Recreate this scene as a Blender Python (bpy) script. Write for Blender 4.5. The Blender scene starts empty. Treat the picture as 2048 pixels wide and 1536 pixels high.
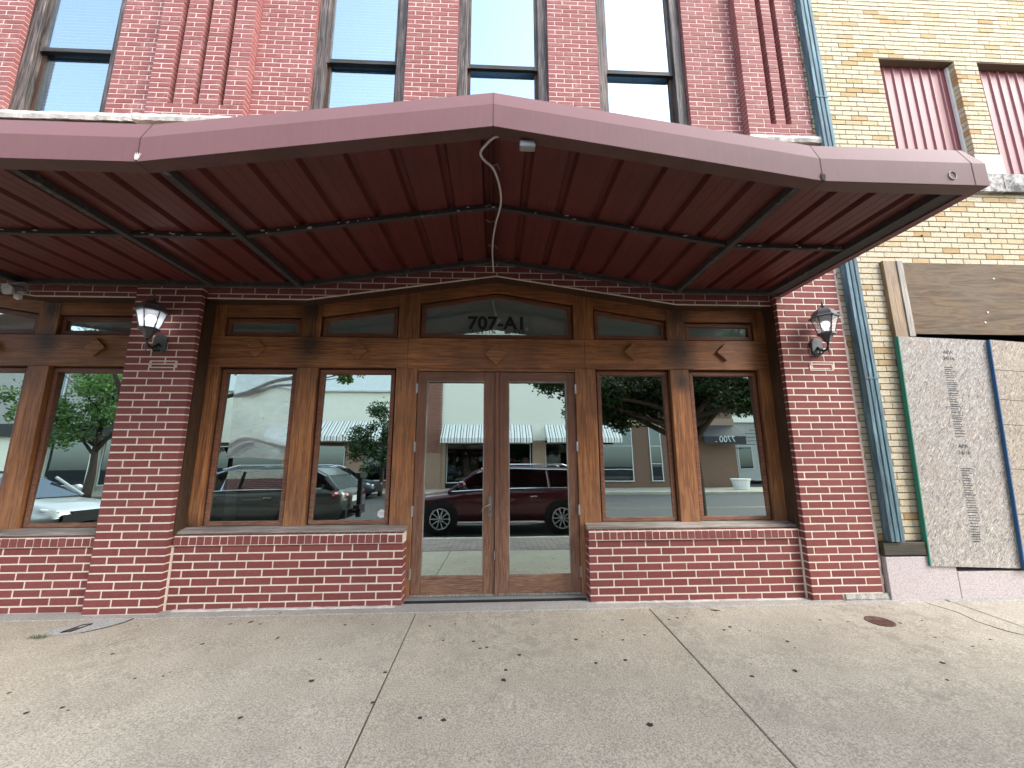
import bpy, math, random
from mathutils import Vector, Matrix, Euler
random.seed(7)
sc = bpy.context.scene
C = sc.collection
R = math.radians
# ------------------------------------------------------------------ camera
CAM = (0.0801, -4.2109, 1.5062); FPX = 776.5; PITCH = .1721; YAW = -.0439; ROLL = -.003
cd = bpy.data.cameras.new('camera'); cam = bpy.data.objects.new('camera', cd); C.objects.link(cam)
cd.sensor_fit = 'HORIZONTAL'; cd.sensor_width = 36; cd.lens = 36*FPX/2048; cd.clip_start = .05; cd.clip_end = 1500
M = Matrix.Rotation(YAW, 4, 'Z') @ Matrix.Rotation(math.pi/2+PITCH, 4, 'X') @ Matrix.Rotation(ROLL, 4, 'Z')
M.translation = CAM; cam.matrix_world = M; sc.camera = cam
# ------------------------------------------------------------------ light
SUN = Vector((1.3, -.85, 1.3)).normalized()
w = bpy.data.worlds.new('World'); sc.world = w; w.use_nodes = True
nt = w.node_tree; bg = nt.nodes['Background']; sky = nt.nodes.new('ShaderNodeTexSky')
sky.sky_type = 'NISHITA'; sky.sun_disc = False; sky.sun_elevation = math.asin(SUN.z)
sky.sun_rotation = math.atan2(SUN.x, SUN.y); sky.dust_density = 1.6; sky.air_density = 1.0; sky.ozone_density = .3; sky.altitude = 100
hs_ = nt.nodes.new('ShaderNodeHueSaturation'); hs_.inputs['Saturation'].default_value = .55; nt.links.new(sky.outputs[0], hs_.inputs['Color']); nt.links.new(hs_.outputs[0], bg.inputs[0]); bg.inputs[1].default_value = .15
sl = bpy.data.lights.new('sun', 'SUN'); sl.energy = .62; sl.angle = R(30); sl.color = (1, .97, .92)
so = bpy.data.objects.new('sun', sl); C.objects.link(so); so.rotation_euler = SUN.to_track_quat('Z', 'Y').to_euler()
sc.view_settings.view_transform = 'Standard'; sc.view_settings.look = 'None'
sc.view_settings.exposure = 2.28; sc.view_settings.gamma = 1
sc.cycles.max_bounces = 10; sc.cycles.glossy_bounces = 5; sc.cycles.transparent_max_bounces = 12; sc.cycles.diffuse_bounces = 5
sc.cycles.caustics_reflective = False; sc.cycles.caustics_refractive = False
# ------------------------------------------------------------------ node helpers
class NT:
    def __init__(s, name):
        s.m = bpy.data.materials.new(name); s.m.use_nodes = True; s.t = s.m.node_tree; s.n = s.t.nodes
        s.b = s.n['Principled BSDF']; s.out = s.n['Material Output']
    def new(s, ty, **k):
        n = s.n.new(ty)
        for a, b in k.items(): setattr(n, a, b)
        return n
    def l(s, a, b): s.t.links.new(a, b)
    def pos(s, scale=(1, 1, 1), rnd=False):
        g = s.new('ShaderNodeNewGeometry'); mp = s.new('ShaderNodeMapping'); mp.inputs['Scale'].default_value = scale
        s.l(g.outputs['Position'], mp.inputs[0]); return mp.outputs[0]
    def noise(s, vec, scale=5, detail=4, rough=.6, dist=0):
        n = s.new('ShaderNodeTexNoise'); s.l(vec, n.inputs['Vector']); n.inputs['Scale'].default_value = scale
        n.inputs['Detail'].default_value = detail; n.inputs['Roughness'].default_value = rough; n.inputs['Distortion'].default_value = dist
        return n.outputs['Fac']
    def vor(s, vec, scale=5, out='Color', rnd=1):
        n = s.new('ShaderNodeTexVoronoi'); s.l(vec, n.inputs['Vector']); n.inputs['Scale'].default_value = scale
        n.inputs['Randomness'].default_value = rnd; return n.outputs[out]
    def ramp(s, fac, stops, interp='LINEAR'):
        r = s.new('ShaderNodeValToRGB'); e = r.color_ramp.elements; r.color_ramp.interpolation = interp
        while len(e) < len(stops): e.new(.5)
        for i, (p, c) in enumerate(stops):
            e[i].position = p; e[i].color = (c if isinstance(c, tuple) else (c, c, c)) + ((1,) if not isinstance(c, tuple) or len(c) == 3 else ())
        s.l(fac, r.inputs[0]); return r.outputs[0]
    def mix(s, fac, a, b, mode='MIX'):
        m = s.new('ShaderNodeMix', data_type='RGBA', blend_type=mode); m.clamp_factor = True
        for v, i in ((fac, 0), (a, 6), (b, 7)):
            if hasattr(v, 'links') or hasattr(v, 'is_linked'): s.l(v, m.inputs[i])
            else: m.inputs[i].default_value = v if i == 0 else tuple(v)+(1,)
        return m.outputs[2]
    def math(s, op, a, b=0, clamp=False):
        m = s.new('ShaderNodeMath', operation=op); m.use_clamp = clamp
        for v, i in ((a, 0), (b, 1)):
            if hasattr(v, 'is_linked'): s.l(v, m.inputs[i])
            else: m.inputs[i].default_value = v
        return m.outputs[0]
    def xyz(s, vec):
        n = s.new('ShaderNodeSeparateXYZ'); s.l(vec, n.inputs[0]); return n.outputs
    def bump(s, h, strength=.3, dist=.01):
        b = s.new('ShaderNodeBump'); b.inputs['Strength'].default_value = strength; b.inputs['Distance'].default_value = dist
        s.l(h, b.inputs['Height']); s.l(b.outputs[0], s.b.inputs['Normal'])
    def fin(s, col=None, rough=.7, metal=0, spec=.3):
        if col is not None:
            if hasattr(col, 'is_linked'): s.l(col, s.b.inputs['Base Color'])
            else: s.b.inputs['Base Color'].default_value = tuple(col)+(1,)
        if hasattr(rough, 'is_linked'): s.l(rough, s.b.inputs['Roughness'])
        else: s.b.inputs['Roughness'].default_value = rough
        s.b.inputs['Metallic'].default_value = metal; s.b.inputs['Specular IOR Level'].default_value = spec
        return s.m
def m_simple(name, c, rough=.6, metal=0, var=.25, scale=8, bump=0, spec=.3):
    t = NT(name); p = t.pos(); n = t.noise(p, scale, 6, .65)
    col = t.mix(n, [x*(1-var) for x in c], [min(1, x*(1+var)) for x in c])
    if bump: t.bump(t.noise(p, scale*6, 4), bump, .005)
    return t.fin(col, rough, metal, spec)
def m_brick(name, cols, island, speck=(.55, .36, .33), speckamt=.5, low=True):
    t = NT(name); p = t.pos()
    rnd = t.new('ShaderNodeNewGeometry').outputs['Random Per Island'] if island else t.new('ShaderNodeObjectInfo').outputs['Random']
    k = len(cols); base = t.ramp(rnd, [(i/(k-1), c) for i, c in enumerate(cols)])
    n1 = t.noise(p, 22, 5, .7); base = t.mix(t.math('MULTIPLY', n1, .7), base, [c*.55 for c in cols[0]])
    n2 = t.noise(p, 150, 3, .7); base = t.mix(t.ramp(n2, [(.42, 0.), (.62, .35)]), base, [min(1, c*1.6+.02) for c in cols[1]])
    n3 = t.noise(p, 5.5, 7, .78, .6); n4 = t.noise(p, 45, 4, .7)
    sp = t.math('MULTIPLY', t.ramp(n3, [(.52, 0.), (.72, 1.)]), t.ramp(n4, [(.46, 0.), (.62, 1.)]))
    base = t.mix(t.math('MULTIPLY', sp, speckamt), base, speck)
    t.bump(n2, .35, .004); return t.fin(base, .78, 0, .25)
RED = [(.175, .048, .045), (.215, .060, .056), (.26, .080, .072), (.19, .054, .054), (.235, .068, .062)]
UPR = [(.225, .070, .068), (.27, .094, .088), (.32, .122, .112), (.245, .082, .080)]
mt_brick_o = m_brick('red_brick', RED, False, speckamt=.12)
mt_brick_i = m_brick('red_brick_wall', RED, True, speckamt=.12)
mt_upbrick = m_brick('weathered_red_brick', UPR, True, (.62, .46, .43), .75)
def m_mortar(name, c, stain=.3):
    t = NT(name); p = t.pos(); n = t.noise(p, 30, 6, .7); n2 = t.noise(p, 2.2, 5, .7)
    col = t.mix(n, [x*.72 for x in c], [min(1, x*1.12) for x in c]); col = t.mix(t.math('MULTIPLY', t.ramp(n2, [(.5, 0.), (.75, 1.)]), stain), col, [x*.45 for x in c])
    t.bump(n, .5, .004); return t.fin(col, .9, 0, .1)
mt_mortar = m_mortar('cream_mortar', (.80, .70, .57), .35)
mt_upmortar = m_mortar('pink_white_mortar', (.72, .57, .50), .4)
mt_ymortar = m_mortar('dark_grey_mortar', (.20, .165, .12), .3)
def m_wood(name, a, b, axis, stains=False, wear=.5, rough=.55):
    t = NT(name); sc_ = {'x': (.9, 20, 20), 'z': (20, 20, .9), 'y': (14, 1.2, 14)}[axis]
    p = t.pos(sc_); g = t.noise(p, 2.2, 8, .62, 1.2); g2 = t.noise(t.pos(tuple(v*2.5 for v in sc_)), 3, 6, .7)
    wp = t.pos(); n = t.noise(wp, 1.7, 5, .6)
    col = t.ramp(g, [(.25, tuple(x*.55 for x in a)), (.42, a), (.64, b), (.85, tuple(min(1, x*1.2) for x in b))])
    col = t.mix(t.ramp(n, [(.35, .55), (.6, 0.)]), col, tuple(x*.5 for x in a))
    z = t.xyz(wp)[2]
    wr = t.math('MULTIPLY', t.ramp(g2, [(.42, 0.), (.62, 1.)]), t.ramp(t.math('MULTIPLY', z, .25), [(.12, wear), (.36, wear*.22), (.6, .08)]))
    col = t.mix(wr, col, (.36, .25, .18))
    if stains:
        for sx, sz, r_ in stains:
            v = t.new('ShaderNodeVectorMath', operation='SUBTRACT'); t.l(wp, v.inputs[0]); v.inputs[1].default_value = (sx, .15, sz)
            v2 = t.new('ShaderNodeVectorMath', operation='MULTIPLY'); t.l(v.outputs[0], v2.inputs[0]); v2.inputs[1].default_value = (1, .3, .8)
            ln = t.new('ShaderNodeVectorMath', operation='LENGTH'); t.l(v2.outputs[0], ln.inputs[0])
            d = t.math('ADD', t.math('DIVIDE', ln.outputs['Value'], r_), t.math('MULTIPLY', t.math('SUBTRACT', g2, .5), 1.6))
            col = t.mix(t.ramp(d, [(.25, .8), (1., 0.)]), col, (.012, .009, .007))
    t.bump(g, .35, .004); return t.fin(col, rough, 0, .35)
ST = [(-2.03, 3.13, .2), (-2.03, 2.72, .22), (2.25, 3.12, .24), (2.25, 2.68, .26), (2.25, 2.3, .13), (-4.87, 2.72, .17), (-4.87, 3.1, .14), (-3.1, .72, .16)]
WA, WB = (.19, .067, .021), (.42, .172, .055)
mt_wood_v = m_wood('stained_wood_upright', WA, WB, 'z', ST); mt_wood_h = m_wood('stained_wood_level', WA, WB, 'x', ST)
mt_sash = m_wood('sash_wood', (.14, .046, .02), (.23, .082, .038), 'x', None, .8)
mt_door = m_wood('door_wood', (.145, .058, .030), (.215, .092, .048), 'z', None, .5)
mt_doorh = m_wood('door_rail_wood', (.145, .060, .031), (.23, .105, .055), 'x', None, .6)
mt_sill = m_wood('grey_weathered_sill', (.20, .17, .145), (.46, .425, .39), 'x', None, .2)
mt_old = m_wood('black_weathered_casing', (.018, .017, .017), (.20, .16, .14), 'z', None, .0)
mt_oldrail = m_wood('black_weathered_rail', (.012, .012, .012), (.05, .055, .045), 'x', None, 0)
mt_jamb = m_wood('dark_jamb_wood', (.035, .016, .009), (.085, .042, .022), 'z', None, .2)
mt_lumber = m_wood('pine_lumber', (.20, .125, .062), (.34, .235, .13), 'z', None, .0)
mt_lumberg = m_wood('grey_lumber', (.22, .19, .155), (.42, .38, .33), 'z', None, .0)
mt_dklumber = m_wood('dark_lumber', (.035, .03, .022), (.10, .09, .065), 'x', None, .0)
def m_ply():
    t = NT('weathered_plywood'); p = t.pos((1.1, 1, 9)); g = t.noise(p, 1.6, 8, .62, 1.6); n = t.noise(t.pos(), 2.5, 6, .7); f = t.noise(t.pos((2, 1, 40)), 2, 5, .7)
    c = t.ramp(g, [(.3, (.05, .030, .014)), (.46, (.115, .070, .034)), (.6, (.165, .108, .056)), (.75, (.09, .056, .027))])
    c = t.mix(t.ramp(n, [(.4, .0), (.7, .6)]), c, (.11, .095, .07)); c = t.mix(t.ramp(f, [(.6, 0.), (.75, .5)]), c, (.35, .26, .15))
    t.bump(g, .2, .003); return t.fin(c, .75)
mt_ply = m_ply()
def m_osb(name, tint):
    t = NT(name); cols = None; hs = []
    for i, ang in enumerate((.6, -.5, 1.35, 2.2)):
        g = t.new('ShaderNodeNewGeometry'); mp = t.new('ShaderNodeMapping'); mp.vector_type = 'TEXTURE'; mp.inputs['Rotation'].default_value = (0, ang, 0); mp.inputs['Scale'].default_value = (1/24, 1/24, 1/95); mp.inputs['Location'].default_value = (i*3.3, 0, i*1.7)
        t.l(g.outputs['Position'], mp.inputs[0]); v = t.vor(mp.outputs[0], 1.0); hs.append(v)
        c = t.ramp(v, [(0, tuple(x*.22 for x in tint)), (.3, tuple(x*.7 for x in tint)), (.7, tint), (1, tuple(min(1, x*1.7) for x in tint))])
        cols = c if cols is None else t.mix(t.ramp(t.vor(mp.outputs[0], 1.13), [(.45, 0.), (.55, 1.)]), cols, c)
    n = t.noise(t.pos(), 3, 6, .7); cols = t.mix(t.ramp(n, [(.55, 0.), (.78, .4)]), cols, (.36, .24, .17))
    t.bump(hs[0], .3, .003); return t.fin(cols, .8)
mt_osb = m_osb('osb_grey', (.40, .37, .335)); mt_osb2 = m_osb('osb_tan', (.40, .345, .28))
def m_conc(name, c, specks=.4, streak=True):
    t = NT(name); p = t.pos(); n = t.noise(p, 1.3, 7, .7); f = t.noise(p, 95, 4, .75); s_ = t.noise(p, 9, 6, .7, .4)
    col = t.mix(t.ramp(n, [(.3, 0.), (.7, 1.)]), [x*.74 for x in c], [x*1.18 for x in c]); rnd = t.new('ShaderNodeObjectInfo').outputs['Random']
    col = t.mix(t.math('MULTIPLY', rnd, .22), col, (c[0]*1.1, c[1]*.98, c[2]*.82))
    col = t.mix(t.ramp(f, [(.40, .75), (.53, 0.)]), col, [x*.42 for x in c])
    col = t.mix(t.ramp(f, [(.55, 0.), (.68, specks)]), col, [min(1, x*1.7) for x in c])
    big = t.noise(p, .8, 3, .6, .3)
    mk = t.math('MULTIPLY', t.ramp(s_, [(.51, 0.), (.57, 1.)]), t.ramp(big, [(.45, 0.), (.65, .5)]))
    col = t.mix(mk, col, [x*.52 for x in c])
    if streak:
        k = t.noise(t.pos((34, 1.2, 1)), 2, 4, .7, .2); col = t.mix(t.math('MULTIPLY', t.ramp(k, [(.54, 0.), (.66, .55)]), t.ramp(n, [(.45, 0.), (.6, 1.)])), col, [x*.55 for x in c])
    t.bump(f, .35, .003); return t.fin(col, .85, 0, .2)
mt_conc = m_conc('sidewalk_concrete', (.435, .395, .32)); mt_conc2 = m_conc('grey_concrete_strip', (.40, .385, .355), .3, False); mt_patch = m_conc('pale_concrete_patch', (.43, .43, .415), .2, False)
mt_joint = m_simple('joint_dirt', (.07, .06, .05), .9)
mt_asph = m_simple('asphalt', (.055, .055, .058), .85, 0, .35, 30, .3)
mt_pave = m_brick('grey_paver', [(.20, .165, .145), (.25, .205, .18), (.17, .14, .13)], True, speckamt=.1)
def m_metal(name, c, rough=.42, streak=(30, 30, 1), dirt=.35):
    t = NT(name); n = t.noise(t.pos(streak), 2, 5, .7); b = t.noise(t.pos(), 2.4, 6, .7)
    col = t.mix(n, [x*.85 for x in c], [x*1.12 for x in c]); col = t.mix(t.math('MULTIPLY', t.ramp(b, [(.45, 0.), (.72, 1.)]), dirt), col, [x*.5 for x in c])
    return t.fin(col, rough, 0, .45)
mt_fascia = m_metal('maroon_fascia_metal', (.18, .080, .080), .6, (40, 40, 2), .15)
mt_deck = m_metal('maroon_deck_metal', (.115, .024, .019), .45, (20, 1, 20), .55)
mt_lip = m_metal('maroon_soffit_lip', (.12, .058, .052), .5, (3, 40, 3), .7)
mt_redcorr = m_metal('red_corrugated_metal', (.215, .052, .055), .5, (20, 20, 1), .2)
def m_beam():
    t = NT('flaking_black_steel'); p = t.pos(); n = t.noise(p, 26, 6, .75); b = t.noise(p, 5, 5, .7)
    c = t.mix(n, (.025, .024, .024), (.085, .078, .072)); c = t.mix(t.math('MULTIPLY', t.ramp(b, [(.55, 0.), (.68, .8)]), t.ramp(n, [(.5, 0.), (.6, 1.)])), c, (.30, .27, .22))
    t.bump(n, .4, .003); return t.fin(c, .7)
mt_beam = m_beam()
def m_patina():
    t = NT('green_copper_patina'); p = t.pos(); n = t.noise(t.pos((9, 9, .7)), 2.5, 7, .7, .5); f = t.noise(t.pos((40, 40, 3)), 2, 5, .7)
    c = t.ramp(n, [(.3, (.045, .062, .075)), (.48, (.09, .15, .18)), (.62, (.15, .26, .29)), (.78, (.24, .38, .40))]); c = t.mix(t.ramp(f, [(.6, 0.), (.75, .6)]), c, (.30, .44, .44))
    return t.fin(c, .7, .0, .25)
mt_patina = m_patina()
def m_yellow(name, island):
    t = NT(name); rnd = t.new('ShaderNodeNewGeometry').outputs['Random Per Island'] if island else t.new('ShaderNodeObjectInfo').outputs['Random']
    base = t.ramp(rnd, [(0, (.60, .53, .38)), (.5, (.58, .50, .35)), (.7, (.63, .565, .425)), (.82, (.52, .39, .21)), (.88, (.45, .29, .13)), (.93, (.55, .44, .26)), (1, (.62, .55, .40))])
    q = t.noise(t.pos((30, 30, 75)), 2.0, 3, .6, 1.6); sm = t.ramp(q, [(.36, .85), (.46, 0.)]); base = t.mix(sm, base, (.17, .115, .055))
    b = t.noise(t.pos(), 1.1, 5, .7); base = t.mix(t.ramp(b, [(.5, 0.), (.75, .25)]), base, (.45, .38, .27))
    t.bump(q, .6, .006); return t.fin(base, .85, 0, .2)
mt_yb_o = m_yellow('yellow_rug_brick', False); mt_yb_i = m_yellow('yellow_rug_brick_wall', True)
def m_granite():
    t = NT('pink_granite'); n = t.noise(t.pos(), 140, 3, .8); b = t.noise(t.pos(), 3, 4, .6)
    c = t.ramp(n, [(.36, (.24, .19, .195)), (.47, (.44, .385, .385)), (.56, (.54, .485, .485)), (.68, (.64, .60, .59))]); c = t.mix(t.ramp(b, [(.5, 0.), (.8, .3)]), c, (.42, .34, .32)); return t.fin(c, .35, 0, .5)
mt_granite = m_granite()
def m_stone(name, c, dirt):
    t = NT(name); n = t.noise(t.pos(), 7, 8, .7, .3); f = t.noise(t.pos(), 60, 4, .7); col = t.mix(f, [x*.75 for x in c], [min(1, x*1.15) for x in c]); col = t.mix(t.ramp(n, [(.42, dirt), (.60, 0.)]), col, (.07, .068, .065)); t.bump(n, .7, .02); return t.fin(col, .85)
mt_stone = m_stone('pale_limestone', (.62, .58, .52), .25); mt_stained = m_stone('black_stained_limestone', (.55, .52, .48), .95)
def m_glass(name, fac, tint, refl, wav=.0, wsc=2.0):
    t = NT(name); t.n.remove(t.b); tr = t.new('ShaderNodeBsdfTransparent'); tr.inputs[0].default_value = tint+(1,)
    gl = t.new('ShaderNodeBsdfGlossy'); gl.inputs['Roughness'].default_value = 0.0; gl.inputs['Color'].default_value = refl+(1,)
    if wav:
        b = t.new('ShaderNodeBump'); b.inputs['Strength'].default_value = wav; b.inputs['Distance'].default_value = .01
        t.l(t.noise(t.pos(), wsc, 2, .5), b.inputs['Height']); t.l(b.outputs[0], gl.inputs['Normal'])
    mx = t.new('ShaderNodeMixShader'); mx.inputs[0].default_value = fac; t.l(tr.outputs[0], mx.inputs[1]); t.l(gl.outputs[0], mx.inputs[2]); t.l(mx.outputs[0], t.out.inputs[0]); return t.m
mt_glass = m_glass('storefront_glass', .72, (.80, .86, .83), (.84, 1., .93), .035, 1.6)
def m_transom():  # grey-green light seen in the transoms put in as a diffuse colour
    t = NT('greyed_transom_glass'); t.n.remove(t.b); df = t.new('ShaderNodeBsdfDiffuse'); df.inputs[0].default_value = (.15, .215, .195, 1); gl = t.new('ShaderNodeBsdfGlossy'); gl.inputs['Roughness'].default_value = .02; gl.inputs['Color'].default_value = (.8, .95, .9, 1)
    mx = t.new('ShaderNodeMixShader'); mx.inputs[0].default_value = .38; t.l(df.outputs[0], mx.inputs[1]); t.l(gl.outputs[0], mx.inputs[2]); t.l(mx.outputs[0], t.out.inputs[0]); return t.m
mt_transom = m_transom()
mt_upglass = m_glass('upper_window_glass', .50, (.70, .82, .88), (.66, .83, .95), .05, 3)
mt_carglass = m_glass('car_glass', .25, (.10, .12, .13), (.8, .9, 1.))
mt_lampglass = m_glass('lantern_glass', .12, (.85, .87, .9), (1, 1, 1))
def m_frost(name, k):
    t = NT(name); t.n.remove(t.b); tr = t.new('ShaderNodeBsdfTransparent'); tl = t.new('ShaderNodeBsdfTranslucent'); tl.inputs[0].default_value = (.85, .87, .92, 1); gl = t.new('ShaderNodeBsdfGlossy'); gl.inputs['Roughness'].default_value = .05
    df = t.new('ShaderNodeBsdfDiffuse'); df.inputs[0].default_value = (.6, .62, .66, 1); a = t.new('ShaderNodeMixShader'); a.inputs[0].default_value = .4; t.l(tl.outputs[0], a.inputs[1]); t.l(df.outputs[0], a.inputs[2])
    b = t.new('ShaderNodeMixShader'); b.inputs[0].default_value = k; t.l(tr.outputs[0], b.inputs[1]); t.l(a.outputs[0], b.inputs[2]); c = t.new('ShaderNodeMixShader'); c.inputs[0].default_value = .06; t.l(b.outputs[0], c.inputs[1]); t.l(gl.outputs[0], c.inputs[2]); t.l(c.outputs[0], t.out.inputs[0]); return t.m
mt_frost = m_frost('frosted_lantern_glass', .5); mt_haze = m_frost('hazy_lantern_glass', .25)  # second glass is hazy, with a smaller share of white mixed in
mt_black = m_simple('black_iron', (.022, .022, .024), .5, .3, .3, 20, .1)
mt_lantern = m_simple('grey_black_lantern_metal', (.10, .105, .11), .5, .2, .3, 20)
mt_white = m_simple('white_paint', (.72, .72, .70), .6, 0, .06)
mt_cable = m_simple('white_cable_sheath', (.62, .59, .54), .6, 0, .1)
mt_grey = m_simple('galvanised_grey', (.36, .37, .37), .45, .5, .2)
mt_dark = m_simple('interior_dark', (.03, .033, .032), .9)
mt_letter = m_simple('black_vinyl', (.006, .006, .006), .5, 0, 0)
mt_print = m_simple('faded_black_print', (.07, .07, .075), .7, 0, .3, 40)
mt_plate = m_simple('tarnished_plate', (.17, .18, .165), .5, .4, .35, 40)
mt_rust = m_simple('rusty_iron', (.13, .065, .05), .8, .2, .4, 30, .4)
mt_gum = m_simple('black_gum', (.028, .028, .03), .8, 0, .3)
mt_leafdry = m_simple('dry_leaf', (.10, .05, .025), .8)
mt_green = m_simple('green_edge_paint', (.035, .20, .14), .6, 0, .2); mt_blue = m_simple('blue_edge_paint', (.03, .10, .22), .6, 0, .25)
mt_brass = m_simple('worn_brass', (.36, .27, .15), .35, .8, .2); mt_blackgap = m_simple('black_gap', (.008, .008, .008), 1)
mt_blind = m_simple('white_blind', (.80, .82, .86), .6, 0, .05); mt_backing = m_simple('pale_pane_backing', (.76, .80, .84), .8, 0, .06, 2)
mt_paper = m_simple('cloudy_plastic_sheet', (.86, .88, .86), .35, 0, .15, 3, 0, .5)
def m_emit(name, c, s):
    t = NT(name); t.b.inputs['Emission Color'].default_value = c+(1,); t.b.inputs['Emission Strength'].default_value = s; return t.fin(c, .5)
mt_bulb = m_emit('lit_bulb', (.93, .95, 1.), 2.5); mt_bulb2 = m_emit('dim_bulb', (.95, .96, 1.), .35); mt_ceil = m_emit('ceiling_lamp_disc', (1, .97, .9), 5); mt_orange = m_simple('orange_sign', (.75, .16, .04), .6, 0, .05)
# ------------------------------------------------------------------ geometry helpers
class G:
    def __init__(s): s.v = []; s.f = []
    def add(s, vs, fs):
        o = len(s.v); s.v += [tuple(p) for p in vs]; s.f += [tuple(i+o for i in f) for f in fs]; return s
    def box(s, x0, x1, y0, y1, z0, z1):
        return s.add([(x, y, z) for z in (z0, z1) for y in (y0, y1) for x in (x0, x1)], [(0, 2, 3, 1), (4, 5, 7, 6), (0, 1, 5, 4), (2, 6, 7, 3), (0, 4, 6, 2), (1, 3, 7, 5)])
    def brick(s, x0, x1, y, d, z0, z1, c=.003, j=0):
        r = lambda: random.uniform(-j, j)
        o = [(x0, z0), (x1, z0), (x1, z1), (x0, z1)]; i = [(x0+c+r(), z0+c+r()), (x1-c+r(), z0+c+r()), (x1-c+r(), z1-c+r()), (x0+c+r(), z1-c+r())]
        vs = [(a, y+d, b) for a, b in o]+[(a, y+c, b) for a, b in o]+[(a, y, b) for a, b in i]
        fs = [(8, 9, 10, 11)]
        for k in range(4):
            n = (k+1) % 4; fs += [(4+k, 4+n, 8+n, 8+k), (k, n, 4+n, 4+k)]
        return s.add(vs, fs)
    def prism(s, poly, y0, y1):      # poly in (x,z), extruded along y, counter-clockwise seen from -y
        n = len(poly); vs = [(x, y0, z) for x, z in poly]+[(x, y1, z) for x, z in poly]
        return s.add(vs, [tuple(range(n)), tuple(range(2*n-1, n-1, -1))]+[(k, n+k, n+(k+1) % n, (k+1) % n) for k in range(n)])
    def sweep(s, prof, path):        # closed profile (a,b) placed by path function list of lists of 3d points
        n = len(path[0]); o = []
        for ring in path: o += ring
        fs = [tuple(range(n))[::-1], tuple((len(path)-1)*n+k for k in range(n))]
        for i in range(len(path)-1):
            for k in range(n): fs.append((i*n+k, i*n+(k+1) % n, (i+1)*n+(k+1) % n, (i+1)*n+k))
        return s.add(o, fs)
    def tube(s, pts, r, n=8):
        pts = [Vector(p) for p in pts]; rings = []; rr = r if isinstance(r, (list, tuple)) else [r]*len(pts); up = None
        for i, p in enumerate(pts):
            d = (pts[min(i+1, len(pts)-1)]-pts[max(i-1, 0)]).normalized()
            if up is None: up = d.orthogonal().normalized()
            up = (up-d*up.dot(d)); up = up.normalized() if up.length > 1e-5 else d.orthogonal().normalized()
            sd = d.cross(up); rings.append([tuple(p+(up*math.cos(a)+sd*math.sin(a))*rr[i]) for a in (2*math.pi*k/n for k in range(n))])
        return s.sweep(None, rings)
    def lathe(s, prof, c, n=16, ax='z', a0=0):
        rings = []
        for r, h in prof:
            ring = []
            for k in range(n):
                a = 2*math.pi*k/n+a0; u, v = r*math.cos(a), r*math.sin(a)
                ring.append((c[0]+u, c[1]+v, c[2]+h) if ax == 'z' else ((c[0]+u, c[1]+h, c[2]+v) if ax == 'y' else (c[0]+h, c[1]+u, c[2]+v)))
            rings.append(ring)
        return s.sweep(None, rings)
    def mesh(s, name):
        me = bpy.data.meshes.new(name); me.from_pydata(s.v, [], s.f); me.validate(); me.update(); return me
def fixn(me):
    import bmesh
    b = bmesh.new(); b.from_mesh(me); bmesh.ops.recalc_face_normals(b, faces=b.faces); b.to_mesh(me); b.free()
def obj(name, g, mat, parent=None, smooth=False, bevel=0, fix=True):
    me = g.mesh(name) if isinstance(g, G) else g
    if fix and isinstance(g, G): fixn(me)
    if not me.materials: me.materials.append(mat)
    o = bpy.data.objects.new(name, me); C.objects.link(o)
    if smooth: me.shade_smooth()
    if parent is not None:
        o.parent = parent; o.matrix_parent_inverse = parent_world(parent).inverted()
    if bevel:
        b = o.modifiers.new('bevel', 'BEVEL'); b.width = bevel; b.segments = 2; b.limit_method = 'ANGLE'
    return o
def parent_world(p): return (parent_world(p.parent) @ p.matrix_parent_inverse if p.parent else Matrix()) @ p.matrix_basis
def thing(name, loc, label, cat, group=None):
    o = bpy.data.objects.new(name, None); C.objects.link(o); o.location = loc; o.empty_display_size = .2; return tag(o, label, cat, group)
def tag(o, label=None, cat=None, group=None, kind=None):
    for k, v in (('label', label), ('category', cat), ('group', group), ('kind', kind)):
        if v: o[k] = v
    return o
def sub(name, parent):
    o = bpy.data.objects.new(name, None); C.objects.link(o); o.parent = parent; o.matrix_parent_inverse = parent_world(parent).inverted(); o.empty_display_size = .1; return o
def copy_tree(o, parent, shift):
    c = o.copy(); C.objects.link(c)
    if parent is not None: c.parent = parent; c.matrix_parent_inverse = o.matrix_parent_inverse.copy()
    else: c.location = Vector(o.location)+Vector(shift)
    for ch in list(o.children): copy_tree(ch, c, shift)
    return c
# ================================================================== SETTING: ground
zs = lambda y: .024*y
def slab(g, x0, x1, y0, y1, th=.15, e=.004):
    zt = lambda y: zs(y); vs = []
    for (dx, dz) in ((0, -th), (0, -e), (e, 0)):
        for x, y in ((x0+dx, y0+dx), (x1-dx, y0+dx), (x1-dx, y1-dx), (x0+dx, y1-dx)): vs.append((x, y, zt(y)+dz))
    fs = [(8, 9, 10, 11)]
    for l in (0, 4):
        for k in range(4): n = (k+1) % 4; fs.append((l+k, l+n, l+4+n, l+4+k))
    return g.add(vs, fs)
gr = G().add([(-400, -400, -.5), (400, -400, -.5), (400, 400, -.5), (-400, 400, -.5)], [(0, 1, 2, 3)])
tag(obj('ground', gr, mt_asph), 'dark ground sheet under the street and buildings', 'ground', None, 'structure')
YS = -.16
sw = tag(obj('sidewalk', G().add([(-60, .3, zs(.3)-.03), (-60, -3.8, zs(-3.8)-.03), (60, -3.8, zs(-3.8)-.03), (60, .3, zs(.3)-.03)], [(0, 1, 2, 3)]), mt_joint), 'pale concrete sidewalk in front of the buildings', 'sidewalk', None, 'structure')
edges = [-40, -28, -19.06, -14.56, -10.06, -7.51, -5.26, -3.010, -.664, 1.587, 4.70, 7.1, 9.5, 12, 16, 25, 40]
for a, b in zip(edges, edges[1:]):
    obj('slab', slab(G(), a+.005, b-.005, -2.44, YS-.003), mt_conc, sw)
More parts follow.
